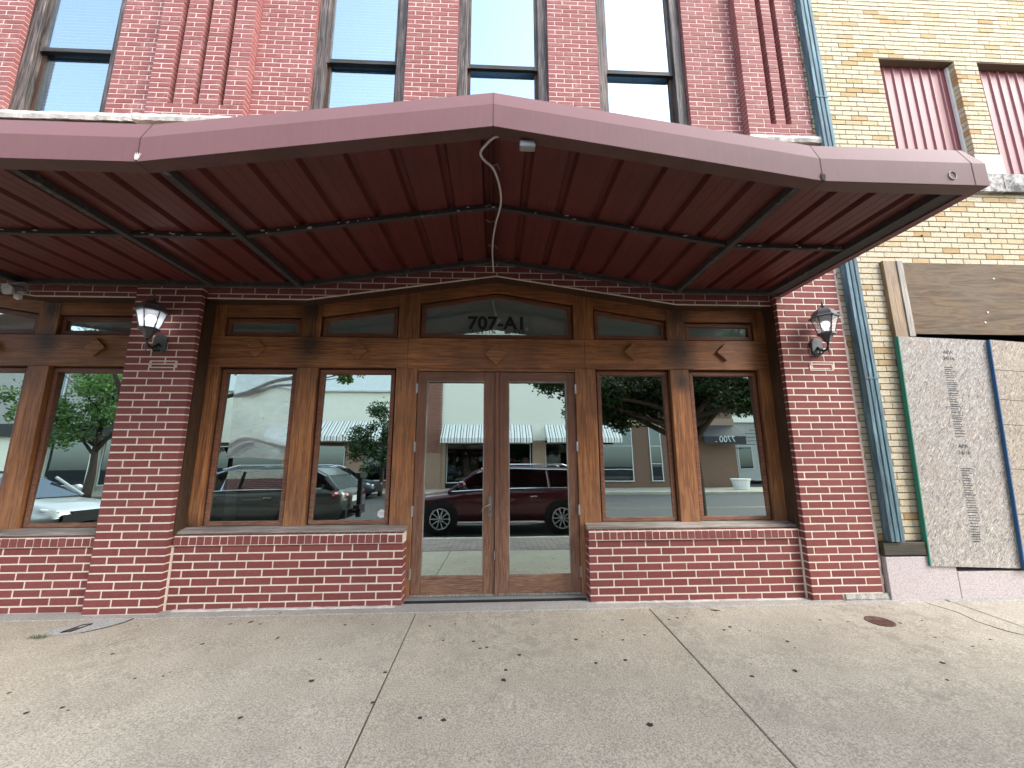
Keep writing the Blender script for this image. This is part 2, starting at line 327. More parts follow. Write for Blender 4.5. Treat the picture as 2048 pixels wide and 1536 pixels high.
obj('footing_strip', slab(G(), -12, 4.68, YS+.003, .32, .15, .01), mt_conc2, sw)
obj('footing_strip', slab(G(), 4.70, 12, YS+.003, .32, .15, .01), mt_conc2, sw)
# pale repair patch with crack round the broken box
pp = [(-3.80, -.40), (-3.62, -.47), (-3.45, -.44), (-3.36, -.36), (-3.27, -.25), (-3.25, -.17), (-3.56, -.165), (-3.70, -.30)]
obj('repair_patch', G().add([(x, y, zs(y)+.004) for x, y in pp], [tuple(range(len(pp)))]), mt_patch, sw)
cr = [(-3.24, -.165), (-3.255, -.25), (-3.33, -.345), (-3.43, -.42), (-3.5, -.44)]
obj('crack', G().tube([(x, y, zs(y)+.003) for x, y in cr], [.006, .007, .006, .004, .001], 5), mt_joint, sw)
cr = [(4.41, -.17), (4.47, -.4), (4.42, -.6), (4.45, -.77), (4.55, -.9)]
obj('crack', G().tube([(x, y, zs(y)+.001) for x, y in cr], [.002, .003, .002, .004, .001], 5), mt_joint, sw)
pv = G()
for r_ in range(11):
    y1 = -2.455-r_*.117; x = -14+(.11 if r_ % 2 else 0)
    while x < 14:
        y0 = y1-.108; z = zs(y1)+random.uniform(-.003, .003)
        pv.box(x, x+.212, y0, y1, z-.06, z); x += .222
tag(obj('brick_pavers', pv, mt_pave, sw), 'band of grey brick pavers along the kerb', None, None, 'stuff')
obj('kerb', G().box(-60, 60, -3.92, -3.76, -.4, -.085), mt_conc2, sw, bevel=.015)
tag(obj('road', G().box(-90, 90, -17.2, -3.93, -.4, -.235), mt_asph), 'grey asphalt street between the two sidewalks', 'road', None, 'structure')
rd = bpy.data.objects['road']
for yy in (-10.4, -10.65): obj('centre_line', G().box(-90, 90, yy-.05, yy+.05, -.235, -.231), mt_brass, rd)
fsw = tag(obj('far_sidewalk', G().box(-90, 90, -21.6, -17.2, -.4, -.10), mt_conc), 'concrete sidewalk on the far side of the street', 'sidewalk', None, 'structure')
# ================================================================== RED BRICK BUILDING
bld = thing('brick_building', (0, .3, 0), 'red brick two-storey building with pilasters and tall upper windows', 'building')
H_, L_ = .0762, .257; J = .0132
zn = lambda n: (n+10.8)*H_
bricks = []   # (x0,x1,y,depth,z0,z1)
def course(x0, x1, z0, z1, y, d, start, pitch=L_, j=J):
    x = x0; first = True
    while x < x1-.03:
        e = x+(start if first and start else pitch)
        if x1-e < .045: e = x1+j
        bricks.append((x, min(e-j, x1), y, d, z0+j/2, z1-j/2)); x = e; first = False
XL0, XL1, XR0, XR1 = -3.80, -3.115, 3.33, 4.085
PF = -.072
BAY = -7.13
for n in range(-11, 58):                    # pilasters
    z0, z1 = max(zn(n), -.004), zn(n+1)
    course(XL0, XL1, z0, z1, PF, .28, .155 if n % 2 else L_)
    course(XR0, XR1 if n > -11 else XR0+.32, z0, z1, PF, .28, .085 if n % 2 else .235)
walls = []
for a, b in ((XL0, XL1), (XR0, XR1)): walls.append((a, b, obj('pilaster', G().box(a+.003, b-.003, PF+.0035, .34, -.2, 5.3), mt_mortar, bld)))
# low walls (front face y=0)
def lowwall(xa, xb, from_right):
    for n in range(-11, -3):
        z0, z1 = max(zn(n), -.004), zn(n+1)
        k = (n % 2 == 0)
        if from_right:    # full pattern measured from the door end at xb
            st = .085 if (n % 2) else 0; x = xb; first = True
            while x > xa+.03:
                e = x-((st+J) if first and st else L_)
                if e-xa < .045: e = xa-J
                bricks.append((max(e+J, xa), x, 0, .24, z0+J/2, z1-J/2)); x = e; first = False
        else: course(xa, xb, z0, z1, 0, .24, .094 if n % 2 == 0 else 0)
    core = G().box(xa+.003, xb-.003, .0035, .235, -.2, zn(-3)-.002)
    # rowlock cap
    w_ = H_; k = int(round((xb-xa)/w_)); w_ = (xb-xa)/k
    for i in range(k):
        gx0 = xa+i*w_; gx1 = gx0+w_-.0085
        rowl.append((gx0, gx1))
    walls.append((xa, xb, obj('low_wall', core, mt_mortar, bld))); obj('cap_bed', G().box(xa+.004, xb-.004, -.0175, .235, zn(-3)+.002, .688), mt_mortar, bld)
rowl = []
lowwall(XL1+.022, -.845, True); lowwall(1.055, XR0-.02, False); lowwall(XR0+BAY-2.27, XL0-.0, False)
# brickwork round the storefront heads, clipped to the gable
XC = .085
def clip(poly, a, b, c):          # keep a*x+b*z>=c
    out = []
    for i in range(len(poly)):
        p, q = poly[i], poly[(i+1) % len(poly)]; dp = a*p[0]+b*p[1]-c; dq = a*q[0]+b*q[1]-c
        if dp >= 0: out.append(p)
        if dp*dq < 0: t = dp/(dp-dq); out.append((p[0]+t*(q[0]-p[0]), p[1]+t*(q[1]-p[1])))
    return out
SL = .150; ZF = 3.188; ZA = 3.505; KX = (ZA-ZF)/SL
def headsegs(c): return [(c-KX-1.2, c-KX, 0, ZF), (c-KX, c, SL, ZA-SL*c), (c, c+KX, -SL, ZA+SL*c), (c+KX, c+KX+1.2, 0, ZF)]
headg = G(); headcore = G()
for c, xa, xb in ((XC, XL1, XR0), (XC+BAY, XL1+BAY, XL0)):
    for n in range(30, 40):
        z0, z1 = zn(n)-.02, zn(n+1)-.02; x = xa+.004+(.13 if n % 2 else 0)-L_
        while x < xb:
            for s0, s1, m, k in headsegs(c):
                p = [(max(x, xa+.002), z0+J/2), (min(x+L_-J, xb-.002), z0+J/2), (min(x+L_-J, xb-.002), z1-J/2), (max(x, xa+.002), z1-J/2)]
                if p[1][0]-p[0][0] < .01: continue
                p = clip(p, 1, 0, s0); p = clip(p, -1, 0, -s1) if p else p; p = clip(p, -m, 1, k+.008) if p else p
                if len(p) > 2: headg.prism(p, 0, .1)
            x += L_
    for s0, s1, m, k in headsegs(c):
        a, b = max(s0, xa+.003), min(s1, xb-.003); headcore.prism([(a, m*a+k), (b, m*b+k), (b, 4.1), (a, 4.1)], .003, .145)
    headcore.box(xa+.003, xb-.003, .005, .34, 4.1, 5.3)
# upper floor
UF, UP = .03, -.07
ub = G(); ucore = G(); HU, LU, JU = .0687, .2135, .0105
wins = [(-5.80, -4.63), (-2.25, -1.09), (-.43, .75), (1.41, 2.585), (-7.62, -6.45)]
def upper(x0, x1, y, d, zlo, zhi, off=0):
    k = 0; z = zlo
    while z < zhi-.01:
        x = x0; st = LU*.5 if (k+off) % 2 else LU; first = True
        while x < x1-.02:
            e = x+(st if first else LU)
            if x1-e < .04: e = x1+JU
            ub.brick(x, min(e-JU, x1), y+random.uniform(-.001, .002), d, z+JU/2, min(z+HU, zhi)-JU/2, .003, .0012); x = e; first = False
        z += HU; k += 1
    ucore.box(x0+.003, x1-.003, y+.004, .36, zlo, 9.6 if zhi > 7 else zhi-.004)
ZU0, ZU1 = 5.44, 8.05
segs = [(-4.63, -4.07), (-2.945, -2.25), (-1.09, -.43), (.75, 1.41), (2.585, 3.27), (-6.45, -5.80)]
for i, (a, b) in enumerate(segs): upper(a, b, UF, .16, ZU0 if i else 5.46, ZU1, i)
def upil(x0, x1, grooves):
    zb = 5.60; upper(x0, x1, UP, .1, 5.40, zb, 0); xs = [x0]
    ucore.box(x0+.1, x1-.1, .03, .36, 5.3, 9.6)
    for gx in grooves: xs += [gx-.036, gx+.036]
    xs.append(x1)
    for i in range(0, len(xs), 2): upper(xs[i], xs[i+1], UP, .105, zb, ZU1, i//2)
    for gx in grooves:
        k = 0
        while zb+k*HU < ZU1: ub.brick(gx-.036, gx+.036, .026, .03, zb+k*HU+JU/2, zb+(k+1)*HU-JU/2); k += 1
upil(-4.07, -2.945, (-3.80, -3.51, -3.22)); upil(3.27, 4.098, (3.60, 3.80))
ucore.box(-12, XR1, .34, .5, 4.9, 9.6)
for a, b in wins: ucore.box(a, b, .03, .36, 8.9, 9.6)
tag(obj('brickwork', ub, mt_upbrick, bld, fix=False), 'weathered pale red brickwork of the upper storey', None, None, 'stuff')
obj('upper_wall', ucore, mt_upmortar, bld)
obj('head_wall', headcore, mt_mortar, bld)
tag(obj('head_brickwork', headg, mt_brick_i, bld), None, None, None, 'stuff')
# stone sills / blocks
def rough(g, x0, x1, y0, y1, z0, z1):
    k = max(2, int((x1-x0)/.05)); top = []; bot = []
    vs = []
    for i in range(k+1):
        x = x0+(x1-x0)*i/k; j = lambda a: random.uniform(-a, a)
        vs += [(x, y0+j(.006), z0+j(.004)), (x, y0-.012+j(.008), (z0+z1)/2+j(.006)), (x, y0+j(.006), z1+j(.004)), (x, y1, z1), (x, y1, z0)]
    fs = [tuple(range(5)), tuple(k*5+i for i in range(5))[::-1]]
    for i in range(k):
        for q in range(5): n = (q+1) % 5; fs.append((i*5+q, i*5+5+q, i*5+5+n, i*5+n))
    return g.add(vs, fs)
obj('stone_sill', rough(G(), -6.0, -4.09, -.04, .34, 5.36, 5.455), mt_stone, bld)
obj('stone_sill', rough(G(), -2.93, 3.25, -.03, .34, 5.345, 5.44), mt_stone, bld)
obj('stone_block', rough(G(), -4.14, -2.90, -.12, .2, 5.305, 5.395), mt_stone, bld)
obj('stone_block', rough(G(), 3.24, 4.21, -.11, .2, 5.305, 5.395), mt_stone, bld)
obj('wood_lintel', G().box(-6.0, -4.2, -.02, .3, 5.30, 5.355), mt_dklumber, bld)
# choose the 300 largest bricks as single objects
def score(b): return (b[1]-b[0])*(b[5]-b[4])/((Vector(((b[0]+b[1])/2, b[2], (b[4]+b[5])/2))-Vector(CAM)).length_squared)
vis = [b for b in bricks if b[1] > -5.2]
vis.sort(key=score, reverse=True); top = set(vis[:300]); shared = {}
for b in vis[:300]:
    wd, hh = round((b[1]-b[0]), 3), round(b[5]-b[4], 3); key = (wd, hh, b[3], random.randrange(3))
    if key not in shared: shared[key] = G().brick(-wd/2, wd/2, 0, b[3], -hh/2, hh/2, .0035, .0012).mesh('brick'); shared[key].materials.append(mt_brick_o)
    lowp = min(walls, key=lambda q: max(q[0]-(b[0]+b[1])/2, (b[0]+b[1])/2-q[1], 0))[2]
    o = bpy.data.objects.new('brick', shared[key]); C.objects.link(o); o.parent = lowp; o.matrix_parent_inverse = parent_world(lowp).inverted()
    o.location = ((b[0]+b[1])/2, b[2]+random.uniform(-.0015, .001), (b[4]+b[5])/2); o.rotation_euler = (0, random.uniform(-.003, .003), random.uniform(-.002, .002))
rest = G()
for b in bricks:
    if b not in top: rest.brick(b[0], b[1], b[2]+random.uniform(-.0015, .001), b[3], b[4], b[5], .0035, .001)
for x0, x1 in rowl:      # rounded rowlock cap bricks
    r = .018; za, zb_ = zn(-3)+.006, .69; yo = -.02+random.uniform(-.002, .002)
    pr = [(yo+.003, za), (yo, za+.004), (yo, zb_-r), (yo+r*.3, zb_-r*.3), (yo+r, zb_), (.23, zb_), (.23, za)]
    rest.sweep(None, [[(x, y, z) for y, z in pr] for x in (x0, x1)])
tag(obj('brickwork', rest, mt_brick_i, bld), None, None, None, 'stuff')
# mortar smear between pilaster and neighbour, footing mortar
sm = G()
for i in range(60):
    z = .05+i*.088; a = random.uniform(.0, .012); sm.box(4.082, 4.118+a, PF+.016+random.uniform(-.006, .006), .1, z, z+.0885)
obj('mortar_joint', sm, mt_upmortar, bld)
obj('corner_mortar', G().box(XL1-.002, XL1+.020, -.003, .1, -.02, zn(-3)), mt_mortar, bld); obj('corner_mortar', G().box(XR0-.019, XR0+.002, -.003, .1, -.02, zn(-3)), mt_mortar, bld)
obj('broken_plinth', rough(G(), XR0+.34, 4.14, PF-.004, .1, -.03, .058), mt_conc2, bld)
obj('mortar_fillet', rough(G(), -3.02, -.9, -.03, .1, -.03, .010), mt_stone, bld); obj('mortar_fillet', rough(G(), 1.1, 3.3, -.03, .1, -.03, .004), mt_stone, bld)
pc = G()
for x0 in (-3.53, 3.64):
    zb_ = 2.385 if x0 < 0 else 2.40
    for a in ((x0-.012, x0+.262, zb_+.062, zb_+.076), (x0-.012, x0+.262, zb_-.006, zb_+.006), (x0-.014, x0+.008, zb_, zb_+.07), (x0+.244, x0+.268, zb_, zb_+.07)): pc.box(a[0], a[1], PF-.005, PF+.02, a[2], a[3])
obj('patched_mortar', pc, mt_upmortar, bld)
# upper windows
def upwin(a, b, blind):
    s = sub('sash_window', bld); z0, z1, zr = 5.455, 8.9, 6.49; cw = .125
    g = G().box(a-.01, a+cw, .09, .30, z0, z1).box(b-cw, b+.01, .09, .30, z0, z1).box(a+cw, b-cw, .09, .30, z1-.14, z1).box(a+cw, b-cw, .07, .30, z0-.01, z0+.05)
    obj('casing', g, mt_old, s, bevel=.006)
    for q in (0, 1):
        y = .14+.045*q; lo, hi = (zr, z1-.14) if q == 0 else (z0+.05, zr+.03); xa, xb = a+cw, b-cw
        for f in (G().box(xa, xa+.04, y, y+.045, lo, hi), G().box(xb-.04, xb, y, y+.045, lo, hi)): obj('sash_stile', f, mt_old if q == 0 else mt_jamb, s)
        obj('sash_rail', G().box(xa+.04, xb-.04, y-.005, y+.043, (zr if q == 0 else z0+.05), (zr+.055 if q == 0 else z0+.10)), mt_oldrail, s)
        obj('pane', G().box(xa+.035, xb-.035, y+.02, y+.024, lo, hi), mt_upglass, s)
    if blind:
        g = G(); z = z0+.08
        while z < z1-.2:
            g.add([(a+cw+.03, .255, z), (b-cw-.03, .255, z), (b-cw-.03, .285, z+.048), (a+cw+.03, .285, z+.048)], [(0, 1, 2, 3)]); z += .05
        obj('blind', g, mt_blind, s)
    else: obj('pane_backing', G().box(a+cw+.02, b-cw-.02, .27, .275, z0+.06, z1-.15), mt_backing, s)  # pale sheet added behind plain panes to brighten their sky reflection
for i, (a, b) in enumerate(wins): upwin(a, b, i in (0, 1, 4))
# interior
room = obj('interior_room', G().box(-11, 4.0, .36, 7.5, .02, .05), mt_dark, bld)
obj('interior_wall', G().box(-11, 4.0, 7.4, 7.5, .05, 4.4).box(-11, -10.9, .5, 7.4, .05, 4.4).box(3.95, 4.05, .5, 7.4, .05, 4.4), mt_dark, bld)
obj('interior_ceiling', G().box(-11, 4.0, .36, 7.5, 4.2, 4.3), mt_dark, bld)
obj('roof_slab', G().box(-12, 4.08, .3, 8, 9.45, 9.55), mt_dark, bld)
# ================================================================== WOODEN STOREFRONT
def offset(poly, d):
    n = len(poly); out = []
    for i in range(n):
        p0, p1, p2 = (Vector(poly[(i+k-1) % n]) for k in range(3))
        e1, e2 = (p1-p0).normalized(), (p2-p1).normalized(); n1, n2 = Vector((-e1.y, e1.x)), Vector((-e2.y, e2.x))
        b = (n1+n2).normalized(); out.append(tuple(p1+b*(d/max(.3, b.dot(n1)))))
    return out
def ring(g, poly, d, y0, y1):
    q = offset(poly, d); n = len(poly)
    for i in range(n):
        k = (i+1) % n; g.prism([poly[i], poly[k], q[k], q[i]], y0, y1)
    return q
TILT = -.0175
def pane(parent, poly, y, mat=mt_glass, tilt=TILT):
    cx = sum(p[0] for p in poly)/len(poly); cz = sum(p[1] for p in poly)/len(poly)
    me = G().add([(x-cx, 0, z-cz) for x, z in poly], [tuple(range(len(poly)))]).mesh('pane')
    me.materials.append(mat); o = bpy.data.objects.new('pane', me); C.objects.link(o); o.parent = parent; o.matrix_parent_inverse = parent_world(parent).inverted()
    o.location = (cx, y, cz); o.rotation_euler = (tilt+random.uniform(-.0008, .0008), 0, random.uniform(-.001, .001)); return o
XS = .10
POSTS = [(-3.20, -2.99, .72), (-2.14, -1.92, .72), (-1.04, -.80, .02), (1.0, 1.24, .02), (2.12, 2.34, .72), (3.19, 3.40, .72)]
ZB0, ZB1 = 2.445, 2.80
def zh(x): d = abs(x-XS); return 3.375-.163*d if d < 2.06 else 3.035
def ztop(x): d = abs(x-XC); return (ZA-SL*d if d < KX else ZF)+.10
st = thing('wooden_storefront', (XS, .3, 0), 'stained brown wood storefront with double glazed doors numbered 707-A1', 'storefront', 'wooden storefronts')
for i, (a, b, z0) in enumerate(POSTS):
    nm = 'post' if i in (0, 2, 3, 5) else 'mullion'
    obj(nm, G().box(a, b, .148, .30, z0, ZB0), mt_wood_v, st, bevel=.006)
    m_ = (a+b)/2
    obj(nm, G().prism([(a, ZB1), (b, ZB1), (b, ztop(b)), (a, ztop(a))], .149, .30), mt_wood_v, st, bevel=.004)
for i, (a, b) in enumerate(((-3.20, -.92), (-.92, 1.12), (1.12, 3.40))):
    obj('beam', G().box(a+.0015, b-.0015, .15, .30, ZB0+.001, ZB1-.001), mt_wood_h, st, bevel=.004)
for (a, b) in ((-2.99, -2.14), (-1.92, -1.04), (-.80, XS), (XS, 1.0), (1.24, 2.12), (2.34, 3.19)):
    obj('header', G().prism([(a, zh(a)), (b, zh(b)), (b, ztop(b)), (a, ztop(a))], .153, .30), mt_wood_h, st, bevel=.003)
tr = []
for s_ in headsegs(XC):       # moulding strip under the brick edge
    a, b = max(s_[0], -3.12), min(s_[1], 3.32); tr.append((a, s_[2]*a+s_[3], b, s_[2]*b+s_[3]))
for a, za, b, zb_ in tr: obj('head_moulding', G().prism([(a, za-.016), (b, zb_-.016), (b, zb_-.001), (a, za-.001)], .022, .147), mt_jamb, st)
obj('jamb_lining', G().box(-3.130, -3.106, -.012, .147, .70, 3.185), mt_jamb, st); obj('jamb_lining', G().box(3.321, 3.345, -.012, .147, .70, 3.185), mt_jamb, st)
for sx in (-1, 1):
    a, b = (-3.20, -.845) if sx < 0 else (1.055, 3.40)
    pr = [(.035, .691), (.028, .70), (.03, .718), (.06, .726), (.15, .742), (.30, .742), (.30, .691)]
    obj('sill', G().sweep(None, [[(x, y, z) for y, z in pr] for x in (a, b)]), mt_sill, st)
# fixed windows
for a, b in ((-2.99, -2.14), (-1.92, -1.04), (1.24, 2.12), (2.34, 3.19)):
    s = sub('fixed_window', st); z0, z1 = .742, ZB0
    q = ring(g := G(), [(a, z0), (b, z0), (b, z1), (a, z1)], .012, .20, .28); obj('frame', g, mt_jamb, s)
    poly = [(a+.020, z0+.004), (b-.020, z0+.004), (b-.020, z1-.018), (a+.020, z1-.018)]
    g = G(); q = ring(g, poly, .046, .188, .240); obj('sash', g, mt_sash, s, bevel=.006)
    pane(s, offset(poly, .040), .212)
# transoms
for a, b in ((-2.99, -2.14), (-1.92, -1.04), (-.80, 1.0), (1.24, 2.12), (2.34, 3.19)):
    s = sub('transom_window', st)
    poly = [(a+.016, ZB1+.010), (b-.016, ZB1+.010), (b-.016, zh(b-.016)-.018), (a+.016, zh(a+.016)-.018)]
    if a < XS < b: poly.insert(3, (XS, zh(XS)-.018))
    ring(g := G(), offset(poly, -.014), .012, .21, .28); obj('frame', g, mt_jamb, s)
    ring(g := G(), poly, .046, .178, .235); obj('sash', g, mt_sash, s, bevel=.005)
    pane(s, offset(poly, .043), .206, mt_transom, tilt=.004)
# diamonds
for cx, cz, r_ in ((XS-.01, 2.606, .128), (-2.60, 2.66, .105), (-1.475, 2.64, .105), (1.69, 2.65, .105), (2.80, 2.655, .105)):
    obj('diamond', G().prism([(cx, cz-r_), (cx+r_*1.05, cz), (cx, cz+r_), (cx-r_*1.05, cz)], .122, .15), mt_wood_h, st, bevel=.003)
obj('door_head', G().box(-.80, 1.0, .157, .29, 2.41, ZB0), mt_wood_h, st, bevel=.003)
obj('threshold', G().box(-.84, 1.04, .10, .30, -.02, .022), mt_grey, st); obj('threshold_plate', G().box(-.83, 1.03, .05, .10, -.02, .010), mt_black, st)
def hinge(p, x, z): obj('hinge', G().box(x-.010, x+.010, .142, .165, z-.052, z+.052).lathe([(.006, -.055), (.006, .055)], (x, .143, z), 8), mt_grey, p)
for a, b, sd in ((-.795, .080, -1), (.128, .995, 1)):
    s = sub('door', st); z0, z1 = .045, 2.403; l, r_ = (a+.105, b-.122) if sd < 0 else (a+.106, b-.098)
    obj('stile', G().box(a, l, .165, .212, z0, z1), mt_door, s, bevel=.004); obj('stile', G().box(r_, b, .165, .212, z0, z1), mt_door, s, bevel=.004)
    obj('top_rail', G().box(l+.001, r_-.001, .166, .211, 2.297, z1), mt_doorh, s, bevel=.003); obj('bottom_rail', G().box(l+.001, r_-.001, .166, .211, z0, .222), mt_doorh, s, bevel=.003)
    g = G(); ring(g, [(l, .222), (r_, .222), (r_, 2.297), (l, 2.297)], .009, .166, .20); obj('glazing_bead', g, mt_white if False else mt_lumberg, s)
    pane(s, [(l+.003, .225), (r_-.003, .225), (r_-.003, 2.294), (l+.003, 2.294)], .19)
    obj('weather_strip', G().box(a, b, .155, .20, .026, .044), mt_lumberg, s)
    for z in (2.21, 1.56, .88, .25): hinge(s, a-.004 if sd < 0 else b+.004, z)
    if sd < 0:
        p = [(.030+.016*math.cos(t), .92+.094*(1 if math.sin(t) > 0 else -1)+.016*math.sin(t)) for t in [k*math.pi/6 for k in range(13)]]
        p = [(.046, .826), (.046, 1.014)]+[(.03+.016*math.cos(k*math.pi/6), 1.014+.016*math.sin(k*math.pi/6)) for k in range(1, 6)]+[(.014, 1.014), (.014, .826)]+[(.03-.016*math.cos(k*math.pi/6), .826-.016*math.sin(k*math.pi/6)) for k in range(1, 6)]
        obj('handle_plate', G().prism(p, .157, .166), mt_plate, s, bevel=.002)
        obj('lever', G().tube([(.027, .16, .945), (.027, .128, .945), (.020, .118, .943), (-.005, .116, .930), (-.035, .118, .915), (-.052, .122, .885), (-.058, .126, .868)], [.008, .008, .0075, .007, .0065, .005, .004], 8), mt_brass, s, True)
        obj('keyhole', G().lathe([(.008, 0), (.008, -.006)], (.030, .158, .865), 10, 'y'), mt_black, s)
obj('astragal', G().box(.082, .126, .150, .205, .02, 2.403), mt_door, st, bevel=.004)
obj('strike', G().box(.0775, .083, .148, .165, .38, .47), mt_grey, st)
st2 = copy_tree(st, None, (BAY, 0, 0))
st2['label'] = 'stained brown wood storefront cut off at the left edge of the photo'
def text(name, body, size, loc, mat, parent, sx=1, sp=1, rot=(math.pi/2, 0, 0), bold=0):
    c = bpy.data.curves.new(name, 'FONT'); c.body = body; c.size = size; c.extrude = .0006; c.offset = bold; c.space_character = sp; c.align_x = 'CENTER'
    o = bpy.data.objects.new(name, c); C.objects.link(o); o.location = loc; o.rotation_euler = rot; o.scale = (sx, 1, 1)
    dg = bpy.context.evaluated_depsgraph_get(); me = bpy.data.meshes.new_from_object(o.evaluated_get(dg)); me.materials.clear(); me.materials.append(mat)
    o2 = bpy.data.objects.new(name, me); C.objects.link(o2); o2.location = loc; o2.rotation_euler = rot; o2.scale = (sx, 1, 1); bpy.data.objects.remove(o)
    if parent: o2.parent = parent; o2.matrix_parent_inverse = parent_world(parent).inverted()
    return o2
tag(text('lettering', '707-A1', .215, (.100, .198, 2.932), mt_letter, st, 1.06, 1.02, bold=.007), 'black number 707-A1 on the gabled transom glass')
tag(text('lettering', 'AUSTIN', .060, (-.063, .198, 2.876), mt_letter, st, 1.02, 1.5, bold=.001), 'small black word AUSTIN under the number')
tag(text('lettering', 'AVE', .060, (.353, .198, 2.876), mt_letter, st, 1.02, 1.5, bold=.001), 'small black word AVE under the number')
stk = G().lathe([(.045, 0), (.045, -.0012)], (-1.135, .1955, .852), 8, 'y', math.pi/8)
tag(obj('sticker', stk, mt_white, st), 'small white octagonal sticker low on the glass')
for i, tx in enumerate(('SECURED BY', 'ALARM')): text('sticker_print', tx, .014, (-1.135, .1930, .857-.018*i), mt_grey, st)
# cloudy plastic sheet lying flat against the left-hand window glass
t = NT('cloudy_plastic_sheet'); df = t.b; n_ = t.noise(t.pos((1.5, 1, 3)), 3, 5, .6, 1.5); t.fin(t.ramp(n_, [(.3, (.26, .29, .28)), (.55, (.40, .44, .43)), (.75, (.52, .56, .55))]), .4)
gl = t.new('ShaderNodeBsdfGlossy'); gl.inputs['Roughness'].default_value = .03; gl.inputs['Color'].default_value = (.84, 1, .93, 1); mx = t.new('ShaderNodeMixShader'); mx.inputs[0].default_value = .5; t.l(df.outputs[0], mx.inputs[1]); t.l(gl.outputs[0], mx.inputs[2]); t.l(mx.outputs[0], t.out.inputs[0])
g = G(); nx, nz = 14, 12; vs = []
for j in range(nz+1):
    for i in range(nx+1):
        u, v = i/nx, j/nz; x = -2.83+.64*u+(.01*math.sin(6*v) if i == 0 else 0); z = 1.44+.92*v+(.012*math.sin(5*u) if j in (0, nz) else 0)
        vs.append((x, .2065-TILT*-1*0+(z-1.585)*-TILT*1.0+.0012*math.sin(5*u+7*v), z))
g.add(vs, [(j*(nx+1)+i, j*(nx+1)+i+1, (j+1)*(nx+1)+i+1, (j+1)*(nx+1)+i) for j in range(nz) for i in range(nx)])
tag(obj('plastic_sheet', g, t.m, None, True), 'cloudy white sheet against the glass of the left window in the main storefront', 'sheet')
tag(obj('standing_pole', G().box(-2.93, -2.85, .42, .50, .05, 2.6), mt_grey), 'grey upright pole standing inside the left window', 'pole')
lt = thing('ceiling_light', (-5.4, 2.2, 3.6), 'round lit lamp inside, seen through the far left window', 'lamp')
obj('lamp_disc', G().lathe([(.14, 0), (.14, -.03), (.1, -.05)], (-5.35, 2.0, 3.25), 18), mt_ceil, lt); obj('stem', G().tube([(-5.35, 2.0, 3.25), (-5.35, 2.0, 4.2)], .012), mt_black, lt)
tag(obj('orange_panel', G().box(-6.05, -5.72, .40, .43, 2.86, 3.05), mt_orange, bevel=.02), 'small orange panel behind the left transom glass', 'panel')
# ================================================================== CANOPY
can = thing('metal_canopy', (0, -1.0, 3.27), 'maroon metal canopy with low gable spanning the storefront', 'canopy')
CA, CK0, CK1, CZ, CH = .06, -2.13, 2.25, 3.27, .335; CXR, CXL = 3.42, -10.7
ST_X = [CXL, CA+BAY-2.19, CA+BAY, CA+BAY+2.19, CK0, CA, CK1, CXR]
def zc(x):
    for a, k0, k1 in ((CA, CK0, CK1), (CA+BAY, CA+BAY-2.19, CA+BAY+2.19)):
        if k0 < x < k1: return CZ+CH*(1-abs(x-a)/((a-k0) if x < a else (k1-a)))
    return CZ
YFR = -1.995
fp = [(YFR+.068, 0), (YFR, 0), (YFR, .168), (YFR+.060, .318), (YFR+.09, .318), (YFR+.012, .150), (YFR+.012, .012), (YFR+.068, .012)]
for a, b in zip(ST_X, ST_X[1:]):
    e0, e1 = (0 if a == CXL else .0015), .0015
    if b == CXR: e1 = .10
    obj('fascia_panel', G().sweep(None, [[(x, y, zc(x)+z) for y, z in fp] for x in (a+e0, b-e1)]), mt_fascia, can)
# corner cap piece and end fascia
def capring(x, inset): return [(x, y, CZ+z) for y, z in fp]
cg = G(); ring0 = [(CXR-.0985, y, CZ+z) for y, z in fp]
ring1 = [(CXR-(y-YFR), y, CZ+z) for y, z in fp]; cg.sweep(None, [ring0, ring1]); obj('fascia_corner', cg, mt_fascia, can)
eg = G(); eg.sweep(None, [[(CXR-(y-YFR), y, CZ+z) for y, z in fp], [(CXR-(y-YFR), -.02, CZ+z) for y, z in fp]]); obj('end_fascia', eg, mt_fascia, can)
obj('soffit_strip', G().box(CXR-.20, CXR-.069, -1.9, -.14, CZ+.012, CZ+.09), mt_blackgap if False else mt_beam, can)
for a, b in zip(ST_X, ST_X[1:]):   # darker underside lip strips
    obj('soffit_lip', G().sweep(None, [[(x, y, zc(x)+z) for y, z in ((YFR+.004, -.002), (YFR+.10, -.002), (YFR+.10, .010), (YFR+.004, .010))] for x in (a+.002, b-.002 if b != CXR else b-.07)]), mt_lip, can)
# ribbed deck panels
def deck(x0, w_):
    pr = []
    f = [(0, 0), (.055, 0), (.058, .002), (.072, .002), (.075, 0), (.135, 0), (.138, .002), (.152, .002), (.155, 0), (.215, 0), (.235, .038), (.270, .038), (.290, 0), (.305, 0)]
    return [(x0+a*w_/.305, h) for a, h in f]
x = CXL+.05
bounds = [v for v in ST_X[1:-1]]
for s0, s1 in zip(ST_X, ST_X[1:]):
    n_ = max(1, round((s1-s0)/.305)); w_ = (s1-s0)/n_
    for i in range(n_):
        x0 = s0+i*w_
        if x0 > CXR-.12 or x0 < -7.4: continue
        pr = deck(x0, w_); g = G(); vs = []
        for y in (-1.92, -.005):
            for px, h in pr: vs.append((min(px, CXR-.05), y, zc(min(max(px, s0+1e-6), s1-1e-6))+.062+h))
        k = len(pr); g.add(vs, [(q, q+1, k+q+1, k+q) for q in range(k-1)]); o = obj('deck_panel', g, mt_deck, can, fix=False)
        sm_ = o.modifiers.new('thick', 'SOLIDIFY'); sm_.thickness = .0015; sm_.offset = 1
